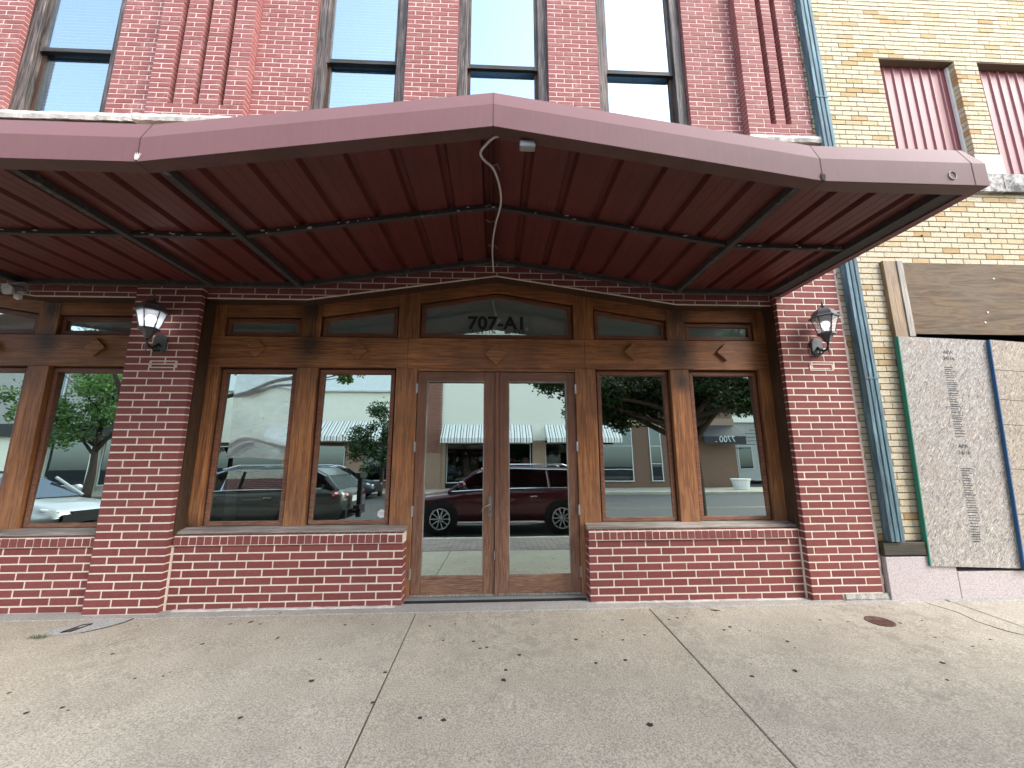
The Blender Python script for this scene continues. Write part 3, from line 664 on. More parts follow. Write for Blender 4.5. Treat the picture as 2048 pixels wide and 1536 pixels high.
for a, b in zip(ST_X, ST_X[1:]):
    if b > -7: obj('light_block', G().add([(x, y, zc(x+e)+.108) for x, e in ((max(a, -7.4), 1e-6), (min(b, CXR-.03), -1e-6)) for y in (-1.935, -.004)], [(0, 1, 3, 2)]), mt_deck, can, fix=False)  # unseen sheet added over the deck to stop light leaking through panel seams
# steel members
def bar(name, pts, w_, h_, mat=mt_beam, up=(0, 0, 1)):
    g = G()
    for p, q in zip(pts, pts[1:]):
        p, q = Vector(p), Vector(q); d = (q-p).normalized(); u = Vector(up); s_ = d.cross(u).normalized(); u = s_.cross(d)
        g.add([tuple(e+s_*a*w_/2+u*b) for e in (p, q) for a, b in ((-1, 0), (1, 0), (1, h_), (-1, h_))], [(0, 1, 2, 3), (7, 6, 5, 4), (0, 4, 5, 1), (1, 5, 6, 2), (2, 6, 7, 3), (3, 7, 4, 0)])
    return obj(name, g, mat, can)
for xb in (-5.0, -2.98, -2.06, 2.16): bar('beam', [(xb, -1.92, zc(xb)+.004), (xb, -.10, zc(xb)+.004)], .052, .055)
for a, b in zip(ST_X, ST_X[1:]):
    if b < -7: continue
    a_, b_ = max(a, -7.1)+.0, b-(.08 if b == CXR else 0)
    bar('ledger', [(a_, -.10, zc(a_+1e-6)+.014), (b_, -.10, zc(b_-1e-6)+.014)], .05, .062)
    bar('purlin', [(a_, -1.085, zc(a_+1e-6)+.022), (b_, -1.085, zc(b_-1e-6)+.022)], .038, .036)
obj('ridge_strip', G().box(CA-.022, CA-.016, -1.92, -.12, zc(CA)+.02, zc(CA)+.075).box(CA+.016, CA+.022, -1.92, -.12, zc(CA)+.02, zc(CA)+.07), mt_deck, can)
chips = G()
for i in range(46):
    x = random.uniform(-5, 3.2); y = -1.085-.021; z = zc(x)+random.uniform(.02, .05); w_ = random.uniform(.01, .035); chips.box(x, x+w_, y-.004, y+.004, z, z+random.uniform(.004, .009))
obj('paint_flakes', chips, mt_cable, can)['kind'] = 'stuff'
rg = G()
for k in range(20):
    pass
t_ = [(CXR-.255+.026*math.cos(a), YFR-.003, CZ+.068+.03*math.sin(a)) for a in [k*2*math.pi/20 for k in range(21)]]
obj('ring_mark', G().tube(t_, .003, 6), mt_cable, can)
for p, sz in (((CK0, YFR-.001, CZ+.03), .03), ((CK1, YFR-.001, CZ+.02), .035)):
    g = G()
    for k in range(16): a = random.uniform(-1.2, 1.2); l_ = random.uniform(.3, 1)*sz; g.tube([(p[0]+random.uniform(-.008, .008), p[1]-.002, p[2]-.02), (p[0]+math.sin(a)*l_, p[1]-.003, p[2]+math.cos(a)*l_*1.3)], [.004, .001], 4)
    obj('caulk_smear', g, mt_cable if p[0] < 0 else mt_joint, can)
for s_ in (CK0, CA, CK1, CXR-.099): obj('seam', G().sweep(None, [[(x, y, z+zc(s_)) for y, z in ((YFR-.002, .004), (YFR-.002, .168), (YFR+.059, .3195), (YFR+.062, .312), (YFR+.002, .165), (YFR+.002, .004))] for x in (s_-.002, s_+.002)]), mt_jamb, can)
# cable along the ridge
cp = [(.164, -1.905, 3.615), (.071, -1.91, 3.60), (.004, -1.86, 3.575), (-.030, -1.80, 3.565), (0, -1.735, 3.56), (.053, -1.672, 3.56), (.095, -1.541, 3.555), (.120, -1.364, 3.55), (.114, -1.2, 3.552), (.081, -.978, 3.56), (.052, -.68, 3.562), (.045, -.383, 3.562), (.052, -.10, 3.562), (.055, -.06, 3.545), (.055, -.02, 3.54)]
def smoothpts(p, n=5):
    out = []
    for i in range(len(p)-1):
        a, b, c, d = (Vector(p[max(0, min(len(p)-1, i+k))]) for k in (-1, 0, 1, 2))
        for k in range(n): t = k/n; out.append(tuple(.5*((2*b)+(c-a)*t+(2*a-5*b+4*c-d)*t*t+(3*b-a-3*c+d)*t**3)))
    out.append(p[-1]); return out
cb = thing('cable', (.05, -1.0, 3.56), 'loose white cable snaking along the canopy ridge', 'cable')
obj('sheath', G().tube(smoothpts(cp), .0085, 8), mt_cable, cb, True)
for x, y, z in ((.055, -1.69, 3.565), (.03, -.98, 3.565), (.045, -.55, 3.565)): obj('wire_tie', G().tube([(x-.045, y, z+.02), (x, y-.004, z-.01), (x+.03, y, z+.01), (x+.05, y+.02, z-.02)], .0022, 5), mt_grey, cb)
jb = tag(obj('junction_box', G().box(.238, .342, -1.935, -1.885, 3.515, 3.565), mt_grey, bevel=.004), 'small grey metal box fixed under the canopy edge near the ridge', 'electrical box')
obj('cover_plate', G().box(.245, .335, -1.938, -1.936, 3.522, 3.558), mt_grey, jb)
# floodlight at far left
fl = thing('floodlight', (-4.9, -.13, 3.25), 'dusty twin floodlight under the canopy at the far left', 'light')
obj('mount', G().box(-5.02, -4.84, -.18, -.126, 3.16, 3.27), mt_grey, fl, bevel=.01)
for x, a in ((-4.97, -.5), (-4.86, .35)):
    h = G().tube([(x, -.18, 3.20), (x+a*.06, -.24, 3.17), (x+a*.1, -.31, 3.13)], [.03, .036, .055], 12); hd = obj('lamp_head', h, mt_grey, fl)
    obj('lens', G().lathe([(.001, -.0), (.05, 0), (.04, .02)], (x+a*.1, -.316, 3.122), 12, 'y'), mt_white, hd)
obj('sensor', G().lathe([(.002, -.075), (.028, -.06), (.032, -.02), (.02, 0)], (-4.845, -.20, 3.135), 12), mt_white, fl, True)
# ================================================================== WALL LANTERNS
def lantern(cx, dz, label, bulb, rotz, glass):
    z = lambda v: v+dz; y0 = -.235
    t = thing('wall_lantern', (cx, PF, z(2.6)), label, 'lantern', 'wall lanterns on the brick pilasters')
    n = 6; a0 = math.pi/6+rotz
    def oct_(w_, h_): return [(-w_, -h_*.6), (-w_*.55, -h_), (w_*.55, -h_), (w_, -h_*.6), (w_, h_*.6), (w_*.55, h_), (-w_*.55, h_), (-w_, h_*.6)]
    obj('back_plate', G().prism([(cx+a, z(2.665)+b) for a, b in oct_(.068, .10)], PF-.024, PF+.001), mt_lantern, t, bevel=.008)
    obj('arm', G().tube(smoothpts([(cx, PF-.02, z(2.66)), (cx, -.14, z(2.615)), (cx, -.19, z(2.60)), (cx, y0, z(2.64)), (cx, y0, z(2.70))]), .011, 8), mt_black, t, True)
    g = G()
    for s_ in (-1, 1):
        pts = [(cx+s_*.018, -.11+.045*math.cos(a)*(1-a/9), z(2.60)+.045*math.sin(a)*(1-a/9)) for a in [k*.4 for k in range(16)]]; g.tube(pts, .0065, 6)
    obj('scroll', g, mt_black, t, True)
    obj('drop_finial', G().lathe([(.002, -.11), (.006, -.09), (.004, -.075), (.014, -.05), (.006, -.035), (.012, -.01), (.012, .03)], (cx, y0, z(2.64)), 12), mt_lantern, t, True)
    obj('cup', G().lathe([(.02, 0), (.03, .012), (.05, .06), (.072, .085), (.088, .085), (.088, .105)], (cx, y0, z(2.68)), n, a0=a0), mt_lantern, t)
    rb, rt, zb_, zt_ = .074, .122, z(2.785), z(2.965)
    ang = [a0+k*math.pi/3 for k in range(n)]
    for k in range(n):
        a, b = ang[k], ang[(k+1) % n]; P = lambda an, r_, zz: (cx+r_*math.cos(an), y0+r_*math.sin(an), zz)
        pn = obj('glass_panel', G().add([P(a, rb, zb_), P(b, rb, zb_), P(b, rt, zt_), P(a, rt, zt_)], [(0, 1, 2, 3)]), glass, t)
        obj('rib', G().tube([P(a, rb+.001, zb_-.003), P(a, rt+.001, zt_+.003)], .0055, 6), mt_lantern, t)
    obj('roof', G().lathe([(.142, -.012), (.146, 0), (.128, .012), (.118, .02), (.108, .055), (.085, .085), (.045, .104), (.018, .11)], (cx, y0, zt_), n, a0=a0), mt_lantern, t)
    obj('finial', G().lathe([(.012, 0), (.010, .016), (.022, .022), (.022, .03), (.008, .036), (.010, .048), (.014, .06), (.006, .075), (.003, .10)], (cx, y0, zt_+.105), 10), mt_lantern, t, True)
    b = obj('bulb', G().lathe([(.016, -.06), (.017, -.035), (.034, -.012), (.043, .012), (.040, .034), (.026, .052), (.003, .06)], (cx, y0, z(2.865)), 14), bulb, t, True)
    obj('socket', G().lathe([(.018, -.09), (.018, -.055)], (cx, y0, z(2.865)), 10), mt_lantern, t)
    return t
lantern(-3.462, -.025, 'lit black wall lantern on the left brick pilaster', mt_bulb, .2, mt_frost)
lantern(3.735, 0, 'grey black wall lantern on the right brick pilaster beside the downspout', mt_bulb2, -.15, mt_haze)
# ================================================================== COPPER DOWNSPOUT
ds = thing('downspout', (4.26, -.08, .58), 'green copper downspout running up between red and yellow brick', 'downspout')
pr = [(-.075, .0), (-.075, -.08), (-.04, -.08), (-.036, -.068), (-.024, -.068), (-.02, -.08), (.018, -.08), (.022, -.068), (.034, -.068), (.038, -.08), (.075, -.08), (.075, 0)]
for z0, z1 in ((.57, 2.3), (2.302, 5.95), (5.952, 9.2)):
    dx = lambda z: 4.268-.0085*(z-.58) if z > 5.3 else 4.268
    obj('pipe_length', G().sweep(None, [[(dx(z)+a, -.06+b, z) for a, b in pr] for z in (z0, z1)]), mt_patina, ds)
for z in (2.3, 5.95): obj('strap', G().box(dx(z)-.082, dx(z)+.082, -.146, -.055, z-.008, z+.008), mt_patina, ds)
# ================================================================== YELLOW BRICK BUILDING
yb = thing('brick_building', (7, .3, 0), 'yellow brick building on the right with boarded-up shopfront', 'building')
HY, LY, JY = .0705, .2175, .0035; YF = -.05; YX0 = 4.122
ops = [(5.19, 6.25, 4.72, 6.68), (6.58, 7.64, 4.72, 6.68), (4.70, 9.6, .42, 3.735), (4.0, 4.72, -1, .56), (4.95, 9.9, 4.70, 4.98), (6.2, 6.6, 4.9, 5.262)]
yl = []
k = 0; z = .56
while z < 7.95:
    x = YX0-(LY*.5 if k % 2 else 0)+(.02 if k % 3 == 0 else 0)
    while x < 8.3:
        a, b = max(x, YX0), min(x+LY-JY, 8.3); segs_ = [(a, b)]
        for o in ops:
            if z+HY*.5 > o[2] and z+HY*.5 < o[3]:
                ns = []
                for s0, s1 in segs_:
                    if s1 <= o[0] or s0 >= o[1]: ns.append((s0, s1)); continue
                    if s0 < o[0]: ns.append((s0, o[0]))
                    if s1 > o[1]: ns.append((o[1], s1))
                segs_ = ns
        for s0, s1 in segs_:
            if s1-s0 > .02: yl.append((s0, s1, YF, .13, z+.0055, z+HY-.0055))
        x += LY
    z += HY; k += 1
yc = G()
for a in ((YX0, 4.70, 0, 9.6), (4.70, 9.6, 3.735, 4.72), (4.70, 5.19, 4.72, 9.6), (6.25, 6.58, 4.72, 9.6), (7.64, 12, 3.735, 9.6), (9.6, 12, 0, 3.735), (5.19, 6.25, 6.68, 9.6), (6.58, 7.64, 6.68, 9.6)):
    yc.box(a[0]+.002, a[1]-.002, YF+.006, .4, a[2]+.002, a[3])
ycore = obj('wall', yc, mt_ymortar, yb)
yv = sorted([b for b in yl if not (3.4 < b[4] < 5.2 and b[0] < 5.0) and b[1] < 7.2], key=score, reverse=True)[:300]; ytop = set(yv); shared = {}
for b in yv:
    wd = round(b[1]-b[0], 2) if b[1]-b[0] < .2 else .21; hh = round(b[5]-b[4], 4); key = (wd, random.randrange(3))
    if key not in shared: shared[key] = G().brick(-wd/2, wd/2, 0, b[3], -hh/2, hh/2, .002, .0012).mesh('brick'); shared[key].materials.append(mt_yb_o)
    o = bpy.data.objects.new('brick', shared[key]); C.objects.link(o); o.parent = ycore; o.matrix_parent_inverse = parent_world(ycore).inverted()
    o.location = ((b[0]+b[1])/2, b[2]+random.uniform(-.002, .001), (b[4]+b[5])/2)
g = G()
for b in yl:
    if b not in ytop: g.brick(b[0], b[1], b[2]+random.uniform(-.002, .001), b[3], b[4], b[5], .002, .001)
tag(obj('brickwork', g, mt_yb_i, yb, fix=False), None, None, None, 'stuff')
for a, b in ((5.19, 6.25), (6.58, 7.64)):
    vs = []; n_ = int((b-a)/.132); g = G(); pr = []
    for i in range(n_+1):
        x0 = a+i*(b-a)/n_
        for dx, h in ((0, 0), (.018, -.016), (.03, -.016), (.048, 0)):
            if x0+dx <= b: pr.append((x0+dx, h))
    for zz in (4.93, 6.675):
        for x0, h in pr: vs.append((x0, .055+h, zz))
    n_ = len(pr); g.add(vs, [(q, q+1, n_+q+1, n_+q) for q in range(n_-1)]); obj('corrugated_panel', g, mt_redcorr, yb, fix=False)
obj('edge_trim', G().box(6.225, 6.252, .02, .05, 4.97, 6.67), mt_white, yb)
xs = [4.95, 6.05, 6.50, 7.4, 8.6, 9.9]
for a, b in zip(xs, xs[1:]): obj('stone_band', G().box(a+.003, b-.003, YF-.035, .2, 4.735, 4.965), mt_stained, yb, bevel=.006)
obj('band_lip', G().box(4.95, 9.9, YF-.05, .2, 4.70, 4.732), mt_stained, yb)
obj('stone_block', G().box(6.22, 6.60, YF-.012, .2, 4.968, 5.262), mt_stone, yb, bevel=.004)
obj('granite_slab', G().box(4.145, 4.897, YF-.045, .2, -.05, .412), mt_granite, yb, bevel=.004); obj('granite_slab', G().box(4.903, 9.6, YF-.045, .2, -.05, .258), mt_granite, yb, bevel=.004)
obj('shopfront_void', G().box(4.70, 9.6, .30, .34, .2, 3.74), mt_blackgap, yb); obj('side_return', G().box(4.705, 4.72, -.03, .3, .4, 3.73), mt_blackgap, yb)
hs = G()
for x, z in ((5.05, 4.27), (5.62, 4.27), (6.18, 4.26), (6.72, 4.25), (5.3, 4.15)): hs.lathe([(.012, 0), (.012, -.004)], (x, YF-.002, z-.05), 8, 'y')
obj('anchor_hole', hs, mt_blackgap, yb)
# boards
stud = tag(obj('timber_stud', G().box(4.692, 4.850, YF-.045, .05, .56, 3.74), mt_lumber, bevel=.004), 'upright pine stud at the left of the plywood', 'timber')
tag(obj('timber_batten', G().box(4.853, 4.925, YF-.055, .03, 2.80, 3.735), mt_lumberg, bevel=.003), 'narrow grey batten between the pine stud and the plywood', 'timber')
ply = tag(obj('plywood_sheet', G().box(4.93, 7.35, YF-.005, YF+.015, 2.845, 3.735), mt_ply), 'brown weathered plywood sheet above the chipboard panels', 'plywood')
nh = G()
for x, z in ((5.93, 3.12), (5.87, 2.995), (6.1, 3.55)): nh.lathe([(.012, 0), (.012, -.004)], (x, YF-.005, z), 10, 'y')
obj('screw_plug', nh, mt_mortar, ply)
tag(obj('plywood_sheet', G().box(7.36, 9.6, YF-.005, YF+.015, 2.845, 3.735), mt_ply), 'second plywood sheet at the far right above the panels', 'plywood')
def board(name, bl, ang, w_, h_, y, th, mat, edge, label):
    t = thing(name, (bl[0], y, bl[1]), label, 'panel', 'chipboard panels over the shopfront'); t.rotation_euler = (0, ang, 0)
    def ob(nm, g, m): o = obj(nm, g, m); o.parent = t; return o
    ob('sheet', G().box(.012, w_, 0, th, 0, h_), mat); ob('painted_edge', G().box(0, .0115, -.001, th, 0, h_), edge); return t, ob
b1, ob = board('chipboard_panel', (4.596, .322), math.atan2(.091, 2.47), 1.19, 2.475, -.115, .045, mt_osb, mt_green, 'grey chipboard panel with green edge and printed black marks')
for zz0 in (.25, 1.35):
    pg = G(); z = zz0
    while z < zz0+.78: l_ = random.uniform(.08, .13); pg.box(.56-.06, .56-.06+l_, -.0012, .001, z, z+random.uniform(.006, .013)); z += random.choice((.022, .026, .03))
    ob('printed_marks', pg, mt_print)['kind'] = 'stuff'
for zz in (1.16, 2.22):
    for tx, dz, s_ in (('APA', .07, .062), ('24/16', 0, .062)):
        o = text('printed_marks', tx, s_, (.57, -.0015, zz+dz), mt_print, None); o.parent = t if False else b1
b2, ob = board('chipboard_panel', (5.580, .286), math.atan2(.165, 2.47), 1.2, 2.475, -.148, .030, mt_osb2, mt_blue, 'tan chipboard panel with blue edge at the right border of the photo')
lg = G()
for z in (.55, 1.02, 1.5, 1.78, 2.12): lg.box(.014, 1.2, -.001, .002, z, z+.006)
ob('scored_line', lg, mt_letter)
b3, ob = board('chipboard_panel', (6.83, .29), .03, 1.2, 2.475, -.125, .042, mt_osb, mt_blue, 'further chipboard panel outside the right border')
tag(obj('timber_block', G().box(4.135, 4.74, YF-.055, .05, .43, .556), mt_dklumber, bevel=.004), 'dark horizontal timber block on the pink granite base', 'timber')
# ================================================================== SMALL THINGS ON THE SIDEWALK
dr = thing('drain_cover', (3.552, -.545, zs(-.545)), 'round rusty drain cover set in the sidewalk', 'drain cover')
zd = zs(-.545); g = G().lathe([(.108, .001), (.108, .006), (.092, .006), (.092, .001)], (3.552, -.545, zd), 24); obj('rim', g, mt_rust, dr)
g = G()
for i in range(-3, 4):
    for s0, s1 in ((-.095, -.004), (.004, .095)):
        yy = i*.027; l_ = math.sqrt(max(0, .094**2-(abs(yy)+.005)**2)); a, b = max(s0, -l_), min(s1, l_)
        if b > a: g.box(3.552+a, 3.552+b, -.545+yy-.0075, -.545+yy+.0075, zd-.004, zd+.005)
g.box(3.548, 3.556, -.637, -.453, zd-.004, zd+.0055); obj('grille', g, mt_rust, dr); obj('pit', G().lathe([(.1, -.006), (.1, .001)], (3.552, -.545, zd), 20), mt_blackgap, dr)
bx = thing('utility_box', (-3.56, -.345, zs(-.345)), 'broken rusty utility box set in a pale concrete patch', 'utility box')
bp = [(-3.615, -.42), (-3.545, -.405), (-3.505, -.265), (-3.575, -.285)]
obj('pit', G().add([(x, y, zs(y)+.006) for x, y in bp], [(0, 1, 2, 3)]), mt_rust, bx)
ew = G()
for p, q in zip(bp, bp[1:]+bp[:1]): ew.tube([(p[0], p[1], zs(p[1])+.007), (q[0], q[1], zs(q[1])+.007)], .004, 5)
obj('rim', ew, mt_blackgap, bx); obj('fill', G().add([(x, y, zs(y)+.009) for x, y in ((-3.572, -.335), (-3.535, -.34), (-3.517, -.285), (-3.555, -.295))], [(0, 1, 2, 3)]), mt_conc2, bx)
wg = G()
for i in range(140):
    x, y = -3.71+random.gauss(0, .045), -.50+random.gauss(0, .014); a = random.uniform(0, 6.3); l_ = random.uniform(.006, .018); z = zs(y)+random.uniform(.002, .018)
    wg.add([(x-.003*math.sin(a), y+.003*math.cos(a), z), (x+.003*math.sin(a), y-.003*math.cos(a), z), (x+l_*math.cos(a), y+l_*math.sin(a), z+random.uniform(0, .01))], [(0, 1, 2)])
mt_weed = m_simple('weed_green', (.055, .10, .025), .7); tag(obj('weeds', wg, mt_weed), 'small patch of green weeds growing on the sidewalk', 'weeds', None, 'stuff')
GUM = [(-1.16, -1.205), (-.213, -1.624), (-.676, -1.448), (.976, -1.719), (.146, -1.255), (-.03, -.837), (-.687, -1.128), (-1.22, -.937), (-2.268, -.662), (-2.85, -.784), (-2.39, -1.119), (-2.73, -1.447), (-2.564, -1.406), (-1.414, -1.551), (-2.012, -.326), (-3.066, -1.243), (1.055, -1.052), (2.445, -.947), (2.208, -1.246), (1.866, -1.295), (3.361, -1.2), (3.162, -1.396), (3.86, -.992), (4.136, -.895), (3.703, -.581), (3.952, -.544), (1.249, -.404), (1.767, -.388), (1.676, -.415), (1.846, -.371), (2.06, -.633), (2.144, -.582), (.986, -.687), (1.132, -.76), (.829, -1.081), (-.269, -.41), (.271, -.946), (-.337, -.698), (-1.003, -.384), (-.087, -.726), (3.263, -.531), (3.04, -.49), (1.005, -.618), (1.343, -.687), (2.461, -.847), (.021, -.825), (.163, -1.138), (-.353, -1.6), (-2.281, -.314), (-1.244, -.382), (-1.957, -.103), (-.486, -.438), (3.857, -.248), (3.724, -.842), (2.272, -.661), (.753, -.734)]
BIG = {0, 1, 3, 4, 20, 18}
gm = G()
for i, (x, y) in enumerate(GUM+[(random.uniform(-4, 5), random.uniform(-2, -.2)) for _ in range(40)]):
    r_ = random.uniform(.017, .022) if i in BIG else random.uniform(.010, .017) if i < len(GUM) else random.uniform(.004, .009); n_ = 11; vs = [(x, y, zs(y)+.0035)]
    for k in range(n_): a = 2*math.pi*k/n_; rr = r_*random.uniform(.7, 1.25); yy = y+rr*math.sin(a)*.9; vs.append((x+rr*math.cos(a), yy, zs(yy)+.0012))
    gm.add(vs, [(0, 1+k, 1+(k+1) % n_) for k in range(n_)])
tag(obj('gum_spots', gm, mt_gum), 'black gum spots trodden into the sidewalk', 'gum spots', None, 'stuff')
for i, (x, y, a, l_, lab) in enumerate(((2.16, -.24, -.5, .09, 'dark curled twig lying beside the right low wall'), (-2.13, -.31, .6, .05, 'thin dark twig on the slab near the left pilaster'), (-1.72, -.62, .9, .04, 'small brown dry leaf below the left low wall'))):
    g = G().tube([(x, y, zs(y)+.004), (x+l_*.5*math.cos(a), y+l_*.5*math.sin(a), zs(y)+.008), (x+l_*math.cos(a+.3), y+l_*math.sin(a+.3), zs(y)+.004)], [.002, .006, .002], 5)
    tag(obj('twig' if i < 2 else 'dry_leaf', g, mt_leafdry), lab, 'twig' if i < 2 else 'leaf')
# ================================================================== ACROSS THE STREET
FY = -21.6
mt_cream = m_simple('cream_stucco', (.80, .78, .66), .85, 0, .08, 3); mt_white_clad = m_simple('streaky_pale_cladding', (.72, .77, .77), .6, 0, .3, 9)
mt_wbrick = m_simple('cream_brick', (.80, .78, .68), .85, 0, .15, 14); mt_brown = m_simple('brown_brick', (.17, .10, .07), .85, 0, .3, 9); mt_tan = m_simple('tan_brick', (.30, .20, .14), .85, 0, .3, 14)
mt_stonegrey = m_simple('grey_stone', (.38, .37, .34), .85, 0, .2, 4); mt_win = m_glass('dark_window', .10, (.03, .045, .05), (.75, .9, 1.)); mt_alu = m_simple('pale_frame', (.55, .56, .55), .5, .2, .1)
def m_stripe():
    t = NT('striped_awning'); x = t.xyz(t.pos())[0]; f = t.math('FRACT', t.math('MULTIPLY', x, 2.6)); c = t.ramp(f, [(0, (.85, .85, .8)), (.30, (.10, .085, .08)), (.42, (.40, .40, .38)), (.5, (.85, .85, .8)), (.74, (.10, .085, .08)), (.82, (.62, .62, .58))], 'CONSTANT'); return t.fin(c, .8)
mt_stripe = m_stripe(); mt_blkawn = m_simple('black_awning', (.03, .03, .032), .7)
mt_rbrick = m_brick('far_red_brick', [(.22, .09, .065), (.27, .12, .085), (.20, .08, .06)], True, speckamt=.1)
def win(p, x0, x1, z0, z1, y=FY, frame=mt_alu, div=()):
    s = sub('window', p); obj('glass', G().box(x0, x1, y-.02, y+.005, z0, z1), mt_win, s)
    g = G().box(x0-.06, x0, y-.02, y+.03, z0, z1).box(x1, x1+.06, y-.02, y+.03, z0, z1).box(x0-.06, x1+.06, y-.02, y+.03, z1, z1+.06).box(x0-.06, x1+.06, y-.02, y+.05, z0-.06, z0)
    for d in div: g.box(x0, x1, y, y+.03, z0+(z1-z0)*d-.02, z0+(z1-z0)*d+.02)
    obj('frame', g, frame, s)
def awning(p, x0, x1, zt, zb, dp=1.1, mat=mt_stripe, val=.3):
    g = G(); a = [(FY, zt), (FY+dp, zb), (FY+dp, zb-val), (FY+dp-.02, zb-val), (FY+dp-.02, zb-.02), (FY, zt-.05)]
    g.sweep(None, [[(x, y, z) for y, z in a] for x in (x0, x1)]); g.add([(x0, FY, zt), (x0, FY+dp, zb), (x0, FY, zb)], [(0, 1, 2)]); g.add([(x1, FY, zt), (x1, FY+dp, zb), (x1, FY, zb)], [(0, 1, 2)])
    return obj('awning', g, mat, p)
f0 = thing('shop_building', (-32, FY, -.1), 'grey stone shop with dark recessed entrance across the street, mirrored at far left', 'building')
obj('wall', G().box(-46, -20, FY-6, FY-.3, -.1, 9), mt_stonegrey, f0)
for a, b in ((-46, -39), (-31.5, -28.4), (-25.6, -25.2), (-23.6, -23.2), (-20.6, -20)): obj('pier', G().box(a, b, FY-.3, FY, -.1, 3.3), mt_cream, f0)
obj('lintel', G().box(-46, -20, FY-.3, FY+.4, 3.3, 4.1), mt_black, f0)
for a, b in ((-39, -31.5), (-28.4, -25.6), (-25.1, -23.7), (-23.1, -20.7)): win(f0, a+.1, b-.1, .3, 3.1, FY-.25)
for i in range(5): win(f0, -44+i*4.6, -42.2+i*4.6, 5.2, 7.6, FY-.29)
f1 = thing('shop_building', (-12, FY, -.1), 'cream shop with striped awning and pale cladding across the street', 'building')
obj('wall', G().box(-20, -4.6, FY-6, FY-.15, 2.9, 6.25), mt_cream, f1); obj('cladding', G().box(-20, -4.6, FY-6, FY-.05, 6.35, 10.5), mt_white_clad, f1); obj('band', G().box(-20, -4.6, FY-.2, FY+.1, 6.25, 6.35), mt_alu, f1)
obj('shopfront', G().box(-20, -4.6, FY-6, FY-.4, -.1, 2.9), mt_brown, f1)
for a, b in ((-19.5, -13.8), (-13.2, -9.8), (-8.4, -5.6)): win(f1, a, b, .45, 2.6, FY-.25)
for a, b in ((-13.7, -13.3), (-9.6, -8.5), (-5.5, -4.7)): obj('pier', G().box(a, b, FY-.4, FY-.02, -.1, 2.9), mt_tan, f1)
awning(f1, -14.5, -5.6, 4.25, 3.2)
obj('brick_pier', G().box(-4.6, -3.5, FY-6, FY+.05, -.1, 10.5), mt_tan, f1)
g = G(); k = 0; z = 2.2
while z < 9:
    for i in range(4): x = -4.6+i*.28-(.14 if k % 2 else 0); g.box(max(-4.6, x), min(-3.5, x+.265), FY+.05, FY+.062, z, z+.085)
    z += .1; k += 1
tag(obj('brickwork', g, mt_rbrick, f1), None, None, None, 'stuff')
f2 = thing('shop_building', (2, FY, -.1), 'cream brick shop with row of striped awnings across the street', 'building')
obj('wall', G().box(-3.5, 7.0, FY-6, FY-.05, 3.0, 10.2), mt_wbrick, f2); g = G(); z = 4.3
while z < 9.5: g.box(-3.5, 7.0, FY-.05, FY-.03, z, z+.07); z += .1
tag(obj('brick_courses', g, mt_wbrick, f2), None, None, None, 'stuff')
obj('shopfront', G().box(-3.5, 7.0, FY-6, FY-.4, -.1, 3.0), mt_black, f2)
for a, b in ((2.55, 3.4), (-3.5, -3.2), (6.6, 7.0)): obj('pier', G().box(a, b, FY-.4, FY-.02, -.1, 3.0), mt_tan, f2)
for a, b in ((-3.1, -.2), (-.1, 2.4), (3.5, 6.5)): win(f2, a, b, .3, 2.8, FY-.3)
for a, b in ((-3.4, 2.5), (3.4, 7.0)): awning(f2, a, b, 4.05, 3.1)
f3 = thing('shop_building', (12, FY, -.1), 'brown brick corner shop with narrow windows and black 7700 awning across the street', 'building')
obj('wall', G().box(7.0, 16.6, FY-8, FY-.05, -.1, 4.3), mt_brown, f3); obj('upper_wall', G().box(7.0, 16.6, FY-8, FY-.03, 4.3, 9.5), mt_brown, f3); obj('sign_band', G().box(7.0, 16.6, FY-.1, FY+.08, 4.0, 4.5), mt_tan, f3)
win(f3, 7.3, 9.3, .35, 4.0, FY, div=(.2, .62)); win(f3, 10.6, 11.3, .35, 4.0, FY, div=(.3, .62)); win(f3, 12.3, 13.6, .35, 3.9, FY, div=(.5,)); 
awning(f3, 7.05, 8.4, 4.3, 3.1); awning(f3, 13.8, 16.6, 4.1, 3.2, 1.2, mt_blkawn, .5)
text('sign_number', '7700 .', .55, (15.2, FY+1.212, 2.83), mt_alu, f3, rot=(math.pi/2, 0, math.pi))
f4 = thing('office_building', (28, -36, -.1), 'pale stone building with fire escape beyond the street corner', 'building')
obj('wall', G().box(19, 48, -44, -34, -.1, 14), mt_stonegrey, f4); obj('cornice', G().box(18.8, 48, -34, -33.7, 5.6, 6.2), mt_cream, f4)
for i in range(6):
    for z in (1., 7, 10.3): win(f4, 21+i*3.6, 22.4+i*3.6, z, z+2.2, -33.98)
for i in range(9): obj('fire_stair', G().tube([(23+i*.5, -33.2, 3+i*.35), (25.5+i*.5, -33.2, 3.0+i*.35)], .03, 5), mt_black, f4)
tag(obj('planter', G().lathe([(.42, 0), (.52, .5), (.58, .54), (.58, .62), (.45, .62)], (15.2, FY+2.3, -.1), 16), mt_white), 'white round planter on the far sidewalk by the corner shop', 'planter')
